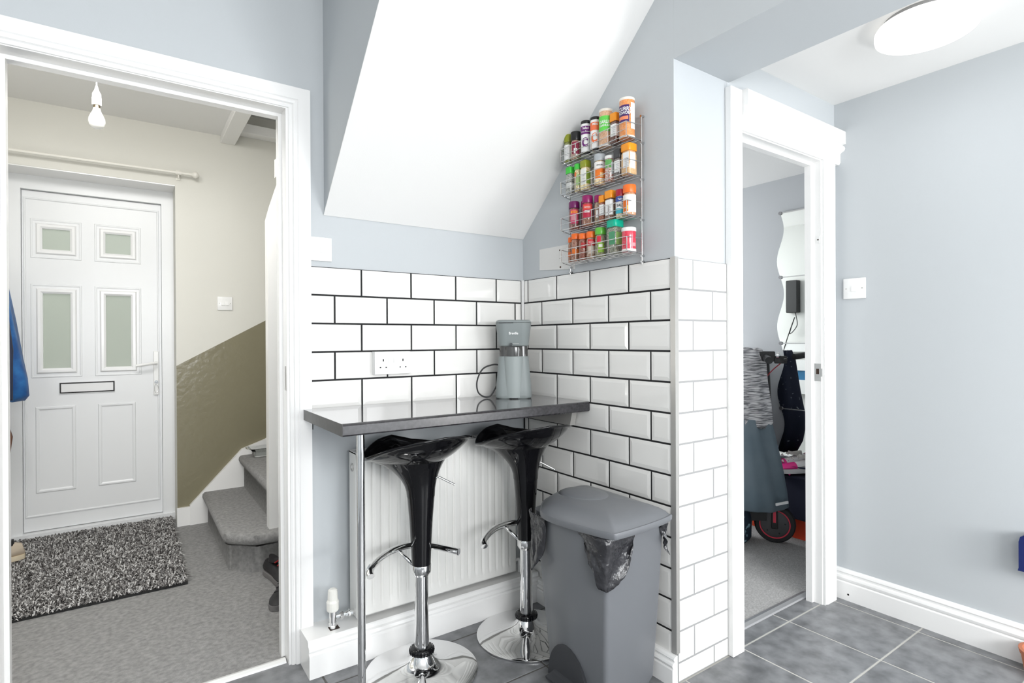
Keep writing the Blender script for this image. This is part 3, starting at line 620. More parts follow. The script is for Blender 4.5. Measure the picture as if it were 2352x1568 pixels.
stool('black gloss tractor-seat bar stool nearest the chrome leg, left of the pair', -0.654, -0.299)
stool('black gloss tractor-seat bar stool in the tiled corner, beside the bin', -0.219, -0.315, -0.12)

# ------------------------------------------------------------------ iced coffee machine
CMG = mat('sage_grey_plastic', (0.235, 0.262, 0.262), 0.42, bump=(900, 0.1, 0.001)); CMG2 = mat('light_sage_grey', (0.30, 0.332, 0.33), 0.45, bump=(900, 0.1, 0.001))
cm = thing('coffee_machine', 'grey iced coffee machine on the bar in the tiled corner', 'coffee machine', (-0.140, -0.125, 0.896), math.radians(-35))
# local: front towards -y, width along x
loft('body', [[(x, y, z) for x, y in rrect(wd, dd, rr, 6, 0, cy)] for z, wd, dd, rr, cy in ((0.0, 0.140, 0.118, 0.03, 0.0), (0.004, 0.148, 0.124, 0.03, 0), (0.014, 0.1505, 0.126, 0.03, 0), (0.06, 0.1445, 0.12, 0.028, 0.002), (0.12, 0.134, 0.112, 0.026, 0.004), (0.174, 0.124, 0.104, 0.025, 0.006))], CMG, cm)
loft('tank_window', [[(x, y, z) for x, y in rrect(wd, dd, 0.022, 6, 0, 0.006)] for z, wd, dd in ((0.174, 0.121, 0.100), (0.218, 0.117, 0.098))], mat('smoked_plastic', (0.06, 0.058, 0.056), 0.08, coat=0.5), cm)
loft('head', [[(x, y, z) for x, y in rrect(wd, dd, rr, 8, 0, cy)] for z, wd, dd, rr, cy in ((0.216, 0.116, 0.10, 0.03, 0.003), (0.219, 0.124, 0.110, 0.032, 0.0), (0.255, 0.134, 0.122, 0.036, -0.003), (0.300, 0.145, 0.134, 0.04, -0.006), (0.3125, 0.147, 0.136, 0.04, -0.006))], CMG, cm)
loft('lid', [[(x, y, z) for x, y in rrect(wd, dd, rr, 8, 0, -0.006)] for z, wd, dd, rr in ((0.3125, 0.143, 0.132, 0.038), (0.3145, 0.148, 0.137, 0.04), (0.321, 0.144, 0.133, 0.038), (0.325, 0.128, 0.117, 0.032))], CMG, cm)
boxes('lid_gap', [((-0.060, -0.0765, 0.3115), (0.000, -0.0725, 0.3135))], BLKRUB, cm)
cup = [[(0.039*k_*math.sin(a), -0.040-0.028*k_*math.cos(a)+0.0, z) for a in [math.radians(-90+180*j/20) for j in range(21)]] for z, k_ in ((0.004, 1.03), (0.02, 1.04), (0.09, 1.02), (0.174, 1.0))]
loft('tumbler', cup, CMG2, cm)
loft('tumbler_band', [[(0.039*math.sin(a), -0.034-0.024*math.cos(a), z) for a in [math.radians(-90+180*j/20) for j in range(21)]] for z in (0.174, 0.212)], mat('smoked_clear', (0.10, 0.098, 0.095), 0.05, coat=0.6, trans=0.3), cm)
tube('dial', [(-0.010, -0.058, 0.2245), (-0.010, -0.068, 0.2245)], 0.006, mat('dial_dark', (0.05, 0.055, 0.06), 0.3), cm, 14)
boxes('dial_mark', [((-0.004, -0.0605, 0.2262), (0.022, -0.0575, 0.2275))], mat('dial_white', (0.6, 0.6, 0.6), 0.5), cm)
mt = Matrix.Translation((0.0, -0.0700, 0.2695)) @ Matrix.Rotation(math.radians(82), 4, 'X')
text_flat('logo_lettering', 'Breville', 0.0145, mat('lettering_white', (0.85, 0.85, 0.85), 0.5), cm, mt, 0.88)
loft('base_notch', [[(x, -0.062+y, z) for x, y in rrect(0.036, 0.006, 0.0025)] for z in (0.001, 0.005)], BLKRUB, cm)
cb = tag(tube('power_cable', [(-0.185, -0.100, 1.030), (-0.215, -0.085, 1.035), (-0.262, -0.075, 1.018), (-0.287, -0.070, 0.970), (-0.284, -0.070, 0.925), (-0.262, -0.080, 0.903), (-0.235, -0.090, 0.905), (-0.210, -0.098, 0.945), (-0.180, -0.090, 0.985)], 0.0032, BLKRUB, None, 8, 8), 'black power cable looping beside the coffee machine', 'cable')

# ------------------------------------------------------------------ spice rack
rk = thing('spice_rack', 'four-tier chrome wire spice rack fixed to the grey wall', 'spice rack', (0, 0, 0))
WIRE = mat('chrome_wire', (0.60, 0.60, 0.60), 0.18, 1.0)
ROWZ = [1.836, 1.708, 1.567, 1.442]
for y, za, zb_ in ((-0.336, 1.915, 1.402), (-0.7155, 1.917, 1.400)):
    bm = bmesh.new(); tube_bm(bm, [(-0.004, y, za), (-0.004, y, zb_)], 0.0028, 8)
    for z in [za]+[r-0.012 for r in ROWZ]+[zb_+0.01]: tube_bm(bm, [(0.006, y, z), (-0.008, y, z-0.0015)], 0.0042, 8)
    obj('upright', finish(bm, True, 50), WIRE, rk)
for rz_ in ROWZ:
    b0 = rz_-0.0035; bm = bmesh.new(); Y0, Y1 = -0.364, -0.712; X1_ = -0.076
    for z in (b0+0.004, b0+0.052): tube_bm(bm, [(-0.004, Y0+0.028, z if z > b0+0.01 else b0), (X1_, Y0, z), (X1_, Y1, z), (-0.004, Y1-0.003, z if z > b0+0.01 else b0)], 0.0015, 6)
    tube_bm(bm, [(X1_, Y0, b0+0.026), (X1_, Y1, b0+0.026)], 0.0013, 6)
    for k in range(5):
        y = Y0+(Y1-Y0)*k/4; tube_bm(bm, [(X1_, y, b0+0.052), (X1_, y, b0+0.006), (X1_+0.012, y, b0), (-0.004, y if k else y+0.028, b0)], 0.0017, 6)
    for x in (-0.010, -0.034, -0.058): tube_bm(bm, [(x, Y0+0.01, b0), (x, Y1, b0)], 0.0014, 6)
    obj('basket', finish(bm, True, 50), WIRE, rk)

def cyl_panel(name, r, z0, z1, a0, a1, m, parent, square=False, n=16, hs=None, dr=0.0004):
    """curved (or folded, for square jars) label patch between angles a0..a1 (deg, 0=+x)"""
    bm = bmesh.new(); rows_ = []
    for z in (z0, z1):
        row = []
        for k in range(n+1):
            a = math.radians(a0+(a1-a0)*k/n)
            if square:
                c, s = math.cos(a), math.sin(a); q_ = ((abs(c)**7+abs(s)**7)**(-1/7)); rr = (r+dr)*q_
            else: rr = r+dr
            row.append(bm.verts.new((rr*math.cos(a), rr*math.sin(a), z)))
        rows_.append(row)
    for k in range(n): bm.faces.new((rows_[0][k], rows_[0][k+1], rows_[1][k+1], rows_[1][k]))
    me = finish(bm, True); me.materials.append(m); o = obj(name, me, m, parent); return o
def wrap_text(name, s, size, r, zc, adeg, m, parent, sx=1.0):
    me = text_verts(s, size)
    for v in me.vertices:
        a = math.radians(adeg)+v.co.x*sx/r; v.co = Vector(((r+0.0008)*math.cos(a), (r+0.0008)*math.sin(a), zc+v.co.y))
    me.materials.clear(); return obj(name, me, m, parent)
def c3(*v): return tuple(v)
INK = mat('ink_grey', (0.22, 0.22, 0.24), 0.7)
def jar(label, row, y, dia, h, lidc, lidh, body, square=False, labels=(), texts=(), lidr=1.02, x=-0.042, lines=0, name='spice_jar', group=None, lean=0.0):
    t = thing(name, label, 'jar', (x, y, ROWZ[row]+0.0005), math.radians(lean), group or 'spice jars in the wire rack')
    r = dia/2*(0.94 if square else 0.99); n = 32
    bmcol = mat('jar_%s' % '_'.join('%d' % int(c*100) for c in body[0]), body[0], 0.12, coat=0.8, noise=(220, body[1], 3, 0.4, 0.62))
    def sq(rr, z):
        out = []
        for k in range(n):
            a = 2*PI*k/n; c, s = math.cos(a), math.sin(a); q_ = (abs(c)**7+abs(s)**7)**(-1/7) if square else 1.0
            out.append((rr*q_*c, rr*q_*s, z))
        return out
    zl_ = h-lidh
    if body[2] == 'jar':   # glass jar with a shoulder
        prof = [(0.90, 0), (1.0, 0.003), (1.0, zl_-0.012), (0.93, zl_-0.005), (0.84, zl_-0.002), (0.84, zl_+0.003)]
    else: prof = [(0.98, 0), (1.0, 0.002), (1.0, zl_+0.002)]
    loft('body', [sq(r*k, z) for k, z in prof], bmcol, t, ang=60)
    lm = mat('lid_%s' % '_'.join('%d' % int(c*100) for c in lidc), lidc, 0.28)
    loft('lid', [sq(r*lidr*k, z) for k, z in ((0.98, zl_), (1.0, zl_+0.001), (1.0, h-0.003), (0.97, h-0.0008), (0.90, h))], lm, t, ang=50)
    for lc, z0, z1, a0, a1 in labels:
        o = cyl_panel('label', r*1.0, z0*zl_, z1*zl_, a0, a1, mat('label_%s' % '_'.join('%d' % int(c*100) for c in lc), lc, 0.45), t, square, dr=0.0004+0.0001*len([1 for _ in t.children if _.name.startswith('label')]))
    for s, size, zz, ad, col, sx in texts:
        wrap_text('lettering', s, size, r+0.0006, zz*zl_, ad, mat('letter_%s' % '_'.join('%d' % int(c*100) for c in col), col, 0.5), t, sx)
    if lines:
        bm = bmesh.new()
        for k in range(lines):
            z = zl_*(0.32+0.42*k/lines); a = [math.radians(205+d_) for d_ in range(-22, 24, 6)]
            vs_ = []
            for z_ in (z, z+0.0009):
                vs_.append([bm.verts.new(((r+0.0012)*(1 if not square else (abs(math.cos(q))**7+abs(math.sin(q))**7)**(-1/7))*math.cos(q), (r+0.0012)*(1 if not square else (abs(math.cos(q))**7+abs(math.sin(q))**7)**(-1/7))*math.sin(q), z_)) for q in a])
            for j in range(len(a)-1): bm.faces.new((vs_[0][j], vs_[0][j+1], vs_[1][j+1], vs_[1][j]))
        obj('small_print', finish(bm), INK, t)
    return t
WH = (0.80, 0.80, 0.79); BK = (0.012, 0.012, 0.012); PU = (0.14, 0.012, 0.16); GR = (0.06, 0.55, 0.06); OG = (0.85, 0.16, 0.02); AM = (0.85, 0.30, 0.01); MG = (0.27, 0.006, 0.11); OL = (0.27, 0.30, 0.02)
CLR = (0.32, 0.33, 0.30); BR = (0.13, 0.05, 0.03); SPI = (0.55, 0.28, 0.12)
def bd(a, b=None, k='jar'): return (a, b or tuple(min(1, c*1.9+0.02) for c in a), k)
# row 1 (top)
jar('small herb jar with an olive lid, leftmost on the top tier', 0, -0.371, 0.033, 0.110, OL, 0.030, bd((0.16, 0.17, 0.05)), labels=[(WH, 0.12, 0.85, 150, 290)], lines=6)
jar('pepper grinder with a black lid and maroon label on the top tier', 0, -0.416, 0.041, 0.107, BK, 0.034, bd((0.30, 0.20, 0.15)), labels=[((0.25, 0.015, 0.05), 0.25, 0.90, 180, 265)], texts=[('P', 0.026, 0.40, 222, WH, 1.0)])
jar('tall white tub with a purple band and big purple C on the top tier', 0, -0.474, 0.040, 0.130, BK, 0.013, bd(WH, WH, 'tub'), labels=[(PU, 0.66, 0.92, 120, 310), (BK, 0.0, 0.09, 100, 330)], texts=[('C', 0.045, 0.38, 214, PU, 0.72), ('Salad', 0.012, 0.85, 222, WH, 1.0), ('Curry Powder', 0.0075, 0.74, 222, WH, 1.0)])
jar('tall white tub with an orange band and big orange C on the top tier', 0, -0.526, 0.040, 0.127, BK, 0.012, bd(WH, WH, 'tub'), labels=[((0.80, 0.17, 0.06), 0.66, 0.92, 120, 310), (BK, 0.0, 0.08, 100, 330)], texts=[('C', 0.045, 0.40, 210, (0.80, 0.17, 0.06), 0.72), ('Mild', 0.012, 0.85, 222, WH, 1.0)])
jar('large garlic granules jar with a white lid and bright green label', 0, -0.580, 0.050, 0.137, (0.78, 0.74, 0.66), 0.010, bd((0.58, 0.33, 0.19), (0.70, 0.44, 0.28), 'tub'), labels=[((0.12, 0.62, 0.08), 0.42, 0.86, 120, 300), ((0.78, 0.74, 0.68), 0.0, 0.06, 100, 330)], texts=[('GARLIC', 0.0165, 0.68, 216, WH, 0.8), ('GRANULES', 0.0105, 0.58, 216, WH, 0.85)])
jar('square dark spice jar with an orange lid between garlic and curry', 0, -0.629, 0.034, 0.108, AM, 0.030, bd((0.09, 0.035, 0.025)), True, labels=[(WH, 0.30, 0.85, 150, 290)], lines=5)
jar('largest orange curry powder tub with a white lid, right end of top tier', 0, -0.684, 0.054, 0.140, (0.82, 0.78, 0.70), 0.010, bd((0.72, 0.24, 0.06), (0.82, 0.34, 0.12), 'tub'), labels=[((0.055, 0.015, 0.12), 0.40, 0.86, 130, 240), ((0.85, 0.25, 0.12), 0.47, 0.56, 150, 232), ((0.80, 0.78, 0.74), 0.22, 0.92, 252, 300), ((0.82, 0.78, 0.72), 0.0, 0.05, 100, 330)], texts=[('CURRY', 0.0185, 0.745, 205, WH, 0.85), ('POWDER', 0.0140, 0.64, 205, WH, 0.82)])
# row 2
jar('small clear jar with a bright green lid, leftmost on the second tier', 1, -0.384, 0.032, 0.107, GR, 0.026, bd((0.20, 0.21, 0.19), (0.5, 0.5, 0.47)), True, labels=[((0.65, 0.66, 0.64), 0.30, 0.55, 150, 290), ((0.10, 0.10, 0.10), 0.55, 0.58, 150, 290)])
jar('slim jar with a green lid and leafy green label on the second tier', 1, -0.428, 0.030, 0.108, GR, 0.022, bd((0.42, 0.36, 0.20)), labels=[((0.35, 0.50, 0.22), 0.28, 0.78, 180, 260), ((0.70, 0.18, 0.05), 0.62, 0.88, 160, 200)])
jar('square jar with an olive lid and white label on the second tier', 1, -0.470, 0.034, 0.110, OL, 0.026, bd((0.62, 0.46, 0.26)), True, labels=[((0.78, 0.78, 0.74), 0.20, 0.92, 150, 235), ((0.25, 0.36, 0.05), 0.25, 0.80, 235, 300)], lines=3)
jar('narrow dark glass jar tucked behind on the second tier', 1, -0.508, 0.026, 0.092, (0.16, 0.16, 0.15), 0.016, bd((0.13, 0.12, 0.10), (0.3, 0.29, 0.27)), x=-0.028)
jar('round jar with a silver cap and orange garlic label on the second tier', 1, -0.548, 0.042, 0.112, (0.42, 0.45, 0.47), 0.026, bd((0.62, 0.42, 0.24)), labels=[((0.80, 0.78, 0.75), 0.20, 0.95, 150, 300), ((0.85, 0.20, 0.02), 0.24, 0.66, 170, 290), ((0.90, 0.62, 0.30), 0.28, 0.48, 228, 262)], texts=[('GINGER', 0.0065, 0.80, 222, INK and (0.05, 0.05, 0.05), 1.0)])
jar('clear jar of mixed peppercorns with a white lid on the second tier', 1, -0.600, 0.038, 0.092, (0.80, 0.79, 0.77), 0.012, bd((0.45, 0.12, 0.09), (0.75, 0.70, 0.64)), labels=[((0.12, 0.38, 0.10), 0.58, 0.95, 160, 245), ((0.72, 0.75, 0.76), 0.30, 0.82, 240, 275)])
jar('square jar with a charcoal lid and white label on the second tier', 1, -0.646, 0.033, 0.103, (0.045, 0.045, 0.048), 0.032, bd((0.08, 0.065, 0.06), (0.2, 0.18, 0.17)), True, labels=[(WH, 0.28, 0.86, 150, 232)], lines=5)
jar('large square jar of tan powder with an orange lid, right end of second tier', 1, -0.692, 0.044, 0.108, AM, 0.026, bd((0.62, 0.38, 0.18), (0.72, 0.48, 0.26)), True, labels=[(WH, 0.28, 0.92, 160, 222), (WH, 0.24, 0.92, 232, 292)], lines=6)
# row 3
jar('slim purple-lidded jar partly hidden at the left of the third tier', 2, -0.372, 0.028, 0.100, PU, 0.022, bd((0.12, 0.03, 0.03)), labels=[((0.45, 0.04, 0.05), 0.3, 0.9, 150, 290)], x=-0.024)
jar('round jar with a dark purple lid and red label, left on the third tier', 2, -0.404, 0.042, 0.108, (0.15, 0.010, 0.10), 0.026, bd((0.12, 0.04, 0.035), (0.30, 0.15, 0.12)), labels=[((0.55, 0.04, 0.12), 0.25, 0.92, 185, 275), ((0.85, 0.32, 0.05), 0.74, 0.86, 190, 265), ((0.62, 0.25, 0.30), 0.40, 0.66, 195, 260)], texts=[('Spice', 0.008, 0.80, 226, (0.6, 0.02, 0.02), 1)])
jar('magenta-lidded jar standing behind another on the third tier', 2, -0.444, 0.030, 0.106, MG, 0.022, bd((0.12, 0.05, 0.05)), x=-0.022)
jar('round jar with a magenta lid and red label on the third tier', 2, -0.480, 0.041, 0.115, MG, 0.028, bd((0.20, 0.08, 0.05), (0.42, 0.22, 0.15)), labels=[((0.50, 0.02, 0.06), 0.35, 0.95, 170, 285), ((0.72, 0.08, 0.05), 0.70, 0.90, 180, 275), ((0.78, 0.70, 0.68), 0.56, 0.66, 195, 250)], texts=[('Schwartz', 0.0075, 0.80, 226, WH, 0.8)])
jar('jar with a magenta lid and narrow white label, middle of the third tier', 2, -0.532, 0.034, 0.107, MG, 0.026, bd((0.24, 0.17, 0.11), (0.40, 0.30, 0.22)), labels=[(WH, 0.28, 0.62, 185, 218), (MG, 0.28, 0.62, 222, 290)], x=-0.032)
jar('slim square jar with an orange lid and brown spice on the third tier', 2, -0.565, 0.028, 0.098, AM, 0.026, bd((0.20, 0.06, 0.03)), True, labels=[(WH, 0.34, 0.88, 150, 290)], lines=4)
jar('square jar with an orange lid and large white label on the third tier', 2, -0.604, 0.038, 0.106, AM, 0.028, bd((0.09, 0.05, 0.035), (0.25, 0.15, 0.10)), True, labels=[(WH, 0.22, 0.92, 150, 250)], lines=6)
jar('salt jar with a dark red lid and blue label on the third tier', 2, -0.652, 0.035, 0.100, (0.38, 0.010, 0.03), 0.024, bd((0.40, 0.34, 0.22)), labels=[((0.03, 0.07, 0.30), 0.70, 0.97, 140, 300), ((0.80, 0.80, 0.80), 0.42, 0.70, 140, 300), ((0.05, 0.45, 0.55), 0.18, 0.42, 140, 300)], texts=[('SALT', 0.0135, 0.55, 220, (0.05, 0.05, 0.05), 0.9), ('Table', 0.0085, 0.84, 220, WH, 1)])
jar('wide jar with a bright orange lid, right end of the third tier', 2, -0.694, 0.045, 0.106, OG, 0.028, bd((0.55, 0.26, 0.12), (0.72, 0.45, 0.30)), labels=[((0.80, 0.78, 0.72), 0.12, 0.90, 140, 300), ((0.80, 0.17, 0.01), 0.16, 0.66, 150, 212), ((0.90, 0.50, 0.08), 0.24, 0.42, 190, 212)], lines=0)
# row 4
jar('slim orange-lidded jar at the left end of the bottom tier', 3, -0.374, 0.028, 0.100, OG, 0.020, bd((0.24, 0.10, 0.05)), labels=[((0.62, 0.13, 0.02), 0.30, 0.52, 150, 290)], x=-0.030)
jar('orange-lidded jar of brown spice, second from the left on the bottom tier', 3, -0.412, 0.034, 0.107, OG, 0.022, bd((0.20, 0.08, 0.05), (0.36, 0.18, 0.12)), labels=[((0.72, 0.16, 0.02), 0.34, 0.55, 170, 280)])
jar('jar with a black-topped orange lid and red print on the bottom tier', 3, -0.456, 0.036, 0.101, OG, 0.022, bd((0.18, 0.05, 0.03), (0.34, 0.14, 0.10)), labels=[((0.42, 0.03, 0.03), 0.55, 0.82, 200, 285)])
jar('orange-lidded jar with a red and white label, centre of the bottom tier', 3, -0.500, 0.037, 0.101, OG, 0.024, bd((0.30, 0.18, 0.13), (0.48, 0.36, 0.27)), labels=[((0.58, 0.03, 0.04), 0.62, 0.92, 180, 280), ((0.60, 0.50, 0.42), 0.22, 0.58, 190, 270)], texts=[('Schwartz', 0.0065, 0.78, 226, WH, 0.8)])
jar('green-lidded jar of herbs with a red and green label on the bottom tier', 3, -0.550, 0.041, 0.107, (0.12, 0.45, 0.05), 0.026, bd((0.15, 0.14, 0.07), (0.34, 0.33, 0.22)), labels=[((0.60, 0.02, 0.05), 0.66, 0.92, 185, 230), ((0.25, 0.45, 0.04), 0.18, 0.62, 200, 262), ((0.75, 0.76, 0.70), 0.42, 0.56, 205, 245)])
jar('large herb jar with a teal lid and round green label on the bottom tier', 3, -0.624, 0.049, 0.122, (0.0, 0.42, 0.27), 0.026, bd((0.12, 0.13, 0.09), (0.34, 0.34, 0.27)), True, labels=[((0.07, 0.28, 0.14), 0.34, 0.82, 160, 222), ((0.28, 0.48, 0.14), 0.34, 0.80, 232, 288)])
jar('wide red and white jar with a white screw lid, right end of bottom tier', 3, -0.690, 0.050, 0.084, (0.78, 0.77, 0.75), 0.014, bd((0.62, 0.03, 0.06), (0.70, 0.05, 0.09), 'tub'), labels=[((0.80, 0.78, 0.76), 0.0, 0.12, 120, 320), ((0.68, 0.30, 0.33), 0.25, 0.42, 238, 285)], lidr=1.03)

# ------------------------------------------------------------------ pedal bin
bn = thing('pedal_bin', 'grey plastic pedal bin against the tiled wall beside the stools', 'bin', (-0.185, -0.655, 0))
def bin_ring(z, xl, xr, yn, yf, r=0.05, bulge=0.0):
    pts = []; r0 = r
    def arc(cx, cy, a0, a1, n=7, r=r0):
        for k in range(n+1):
            a = math.radians(a0+(a1-a0)*k/n); pts.append((cx+r*math.cos(a), cy+r*math.sin(a)))
    arc(xr-r*0.6, yn+r, -70, 0); arc(xr-r, yf-r, 0, 90)
    arc(xl+r, yf-r, 90, 180)
    for k in range(1, 8):
        u = k/8; pts.append((xl-bulge*math.sin(PI*u), (yf-r)+(yn+r-(yf-r))*u))
    arc(xl+r*0.5, yn+r*0.5+0.0, 195, 270, 7) if False else arc(xl+0.016, yn+0.016, 180, 268, 7, 0.016)
    return [(x+0.185, y+0.655, z) for x, y in pts]
loft('bin_body', [bin_ring(z, xl, xr, yn, yf, 0.045, 0.018) for z, xl, xr, yn, yf in ((0.003, -0.275, -0.062, -0.800, -0.520), (0.03, -0.285, -0.058, -0.812, -0.512), (0.25, -0.297, -0.052, -0.828, -0.495), (0.45, -0.308, -0.050, -0.842, -0.478), (0.545, -0.314, -0.048, -0.848, -0.470))], GREYP, bn, ang=60)
lidpoly = []
def lid_ring(s, z, dx=0.0, dy=0.0):
    ctl = [(-0.045, -0.868), (-0.150, -0.884), (-0.290, -0.888), (-0.322, -0.872), (-0.352, -0.76), (-0.366, -0.66), (-0.362, -0.60), (-0.335, -0.555), (-0.25, -0.480), (-0.12, -0.448), (-0.045, -0.448), (-0.034, -0.50), (-0.034, -0.66), (-0.034, -0.84)]
    P = smooth_pts([ctl[-1]+(0,)]+[c+(0,) for c in ctl]+[ctl[0]+(0,)], 4)[4:-4] if False else [Vector(c+(0,)) for c in ctl]
    cx, cy = -0.20+dx, -0.665+dy
    out = []
    n_ = len(P)
    for i in range(n_):
        p0, p1, p2, p3 = P[i-1], P[i], P[(i+1) % n_], P[(i+2) % n_]
        for k in range(4):
            t = k/4; q = 0.5*((2*p1)+(p2-p0)*t+(2*p0-5*p1+4*p2-p3)*t*t+(3*p1-p0-3*p2+p3)*t**3); out.append((cx+(q.x-cx)*s+0.185, cy+(q.y-cy)*s+0.655, z))
    return out
loft('lid', [lid_ring(0.93, 0.550), lid_ring(0.985, 0.550), lid_ring(0.995, 0.554), lid_ring(1.0, 0.567), lid_ring(0.992, 0.5705), lid_ring(0.975, 0.5695), lid_ring(0.965, 0.5705), lid_ring(0.92, 0.580), lid_ring(0.84, 0.590), lid_ring(0.70, 0.599, 0.01), lid_ring(0.50, 0.604, 0.02), lid_ring(0.2, 0.606, 0.03)], GREYP, bn, ang=50)
# raised thumb dish on lid
bm = bmesh.new(); cx, cy = 0.005, 0.045
lathe_bm(bm, [(0.085, 0.0), (0.070, 0.010), (0.045, 0.013), (0.001, 0.014)], 36)
for v in bm.verts: v.co = Vector((v.co.x*0.95+cx, v.co.y*1.25+cy, v.co.z*0.8+0.599))
obj('lid_bulge', finish(bm, True), GREYP, bn)
# pedal recess and pedal on the left (x-) side
bm = bmesh.new()
arch = [(0.095*math.cos(a), 0.006+0.135*math.sin(a)) for a in [PI*k/14 for k in range(15)]]
rings_bm(bm, [[(-0.1265+0.00*zz, -0.005+yy, zz) for yy, zz in arch], [(-0.108, -0.005+yy*0.9, zz*0.95) for yy, zz in arch]])
obj('pedal_recess', finish(bm, True, 40), mat('bin_dark', (0.045, 0.047, 0.052), 0.4), bn)
pts = [(-0.030, 0.01), (-0.014, 0.012), (0.0, 0.022), (0.0, 0.028), (-0.014, 0.022), (-0.032, 0.018)]
prism('pedal', [(-0.118+x*1.5, z*1.2+0.006) for x, z in pts], 1, -0.075, 0.055, mat('bin_dark', (0.045, 0.047, 0.052), 0.4), bn)
# liner bag showing
BAG = mat('black_bin_liner', (0.028, 0.028, 0.032), 0.20, coat=0.4, bump=(16, 0.8, 0.03))
def liner(name, top, drop, normal_off, seed, shape):
    """top: polyline along the rim (x,y world); drop: lengths"""
    random.seed(seed); P = smooth_pts([(p[0], p[1], 0) for p in top], 6); n = len(P); rowsN = 12; bm = bmesh.new(); grid = []
    for j in range(rowsN+1):
        row = []
        for i, p in enumerate(P):
            u = i/(n-1); d = (P[min(i+1, n-1)]-P[max(i-1, 0)]).normalized(); nn = Vector((d.y, -d.x, 0))
            L = drop*shape(u); v = j/rowsN
            sw = normal_off*(0.3+0.7*math.sin(PI*min(1, v*0.9)))+0.010*math.sin(9*u+3*v+seed)*v+random.uniform(-0.0025, 0.0025)
            c = P[n//2]; pinch = 1-0.25*v*v
            q_ = c+(p-c)*pinch
            row.append(bm.verts.new((q_.x+nn.x*sw+0.185, q_.y+nn.y*sw+0.655, 0.548-L*v)))
        grid.append(row)
    for j in range(rowsN):
        for i in range(n-1): bm.faces.new((grid[j][i], grid[j][i+1], grid[j+1][i+1], grid[j+1][i]))
    o = obj(name, finish(bm, True, 50), BAG, bn); m_ = o.modifiers.new('s', 'SOLIDIFY'); m_.thickness = 0.0008; return o
liner('liner_flap', [(-0.337, -0.735), (-0.335, -0.80), (-0.318, -0.858), (-0.26, -0.866), (-0.195, -0.862)], 0.150, -0.010, 3, lambda u: 0.35+0.75*math.sin(PI*min(1, u*1.0))**0.6 if u > 0.25 else 0.30+u*1.8)
liner('liner_flap', [(-0.318, -0.475), (-0.345, -0.50), (-0.352, -0.54), (-0.348, -0.590)], 0.190, -0.016, 5, lambda u: 0.65+0.4*math.sin(PI*u))
liner('liner_flap', [(-0.078, -0.862), (-0.055, -0.864), (-0.036, -0.855)], 0.105, -0.012, 8, lambda u: 0.3+0.75*u)

# ------------------------------------------------------------------ lobby ceiling lamp
lm_ = thing('ceiling_light', 'round flat white ceiling light fitting in the lobby', 'ceiling light', (0.640, -1.338, 2.17))
lathe('mounting_plate', [(0.118, -0.0185), (0.118, 0.0)], mat('lamp_plate', (0.35, 0.35, 0.35), 0.3, 0.8), lm_, 48)
lathe('diffuser', [(0.118, -0.056), (0.130, -0.055), (0.137, -0.050), (0.139, -0.042), (0.139, -0.026), (0.134, -0.018), (0.118, -0.018)], mat('opal_diffuser', (0.88, 0.88, 0.86), 0.35, emit=(1.0, 0.99, 0.965, 0.5)), lm_, 72)

# objects cut by the right edge of the frame
tag(prism('vacuum_head', [(-1.472, 0.345), (-1.472, 0.435), (-1.476, 0.452), (-1.486, 0.460), (-1.60, 0.46), (-1.60, 0.335), (-1.47, 0.335)], 0, 1.035, 1.092, mat('navy_gloss', (0.01, 0.02, 0.12), 0.2, coat=0.4)), 'dark blue rounded plastic object by the wall at the right edge', 'appliance')
tag(loft('terracotta_pot', [[(1.03+r*math.cos(2*PI*k/24), -1.545+r*math.sin(2*PI*k/24), z) for k in range(24)] for z, r in ((0.0, 0.052), (0.001, 0.056), (0.07, 0.066), (0.071, 0.070), (0.085, 0.072), (0.086, 0.062), (0.06, 0.058))], mat('terracotta', (0.48, 0.17, 0.09), 0.7)), 'orange-brown terracotta pot on the floor at the right edge', 'pot')
# ================================================================== BEDROOM BEYOND
MX = 1.80
wall('wall_bedroom_right', [((MX+0.02, -0.80, 0), (MX+0.12, 1.7, 2.3))], mat('bedroom_grey', (0.44, 0.455, 0.475), 0.7))
wall('wall_bedroom_back', [((0.25, 1.6, 0), (MX+0.12, 1.7, 2.3))], mat('bedroom_grey', (0.44, 0.455, 0.475), 0.7))
wall('wall_bedroom_left', [((0.3005, -0.79, 0), (0.31, 1.6, 2.3))], mat('bedroom_white', (0.68, 0.68, 0.66), 0.7))
wall('wall_bedroom_front', [((1.2005, YE+0.008, 0), (MX+0.12, -0.80, 2.3))], mat('bedroom_grey', (0.44, 0.455, 0.475), 0.7))
struct(box('ceiling_bedroom', (0.30, -0.80, 2.118), (MX+0.12, 1.7, 2.2), WHITEP))
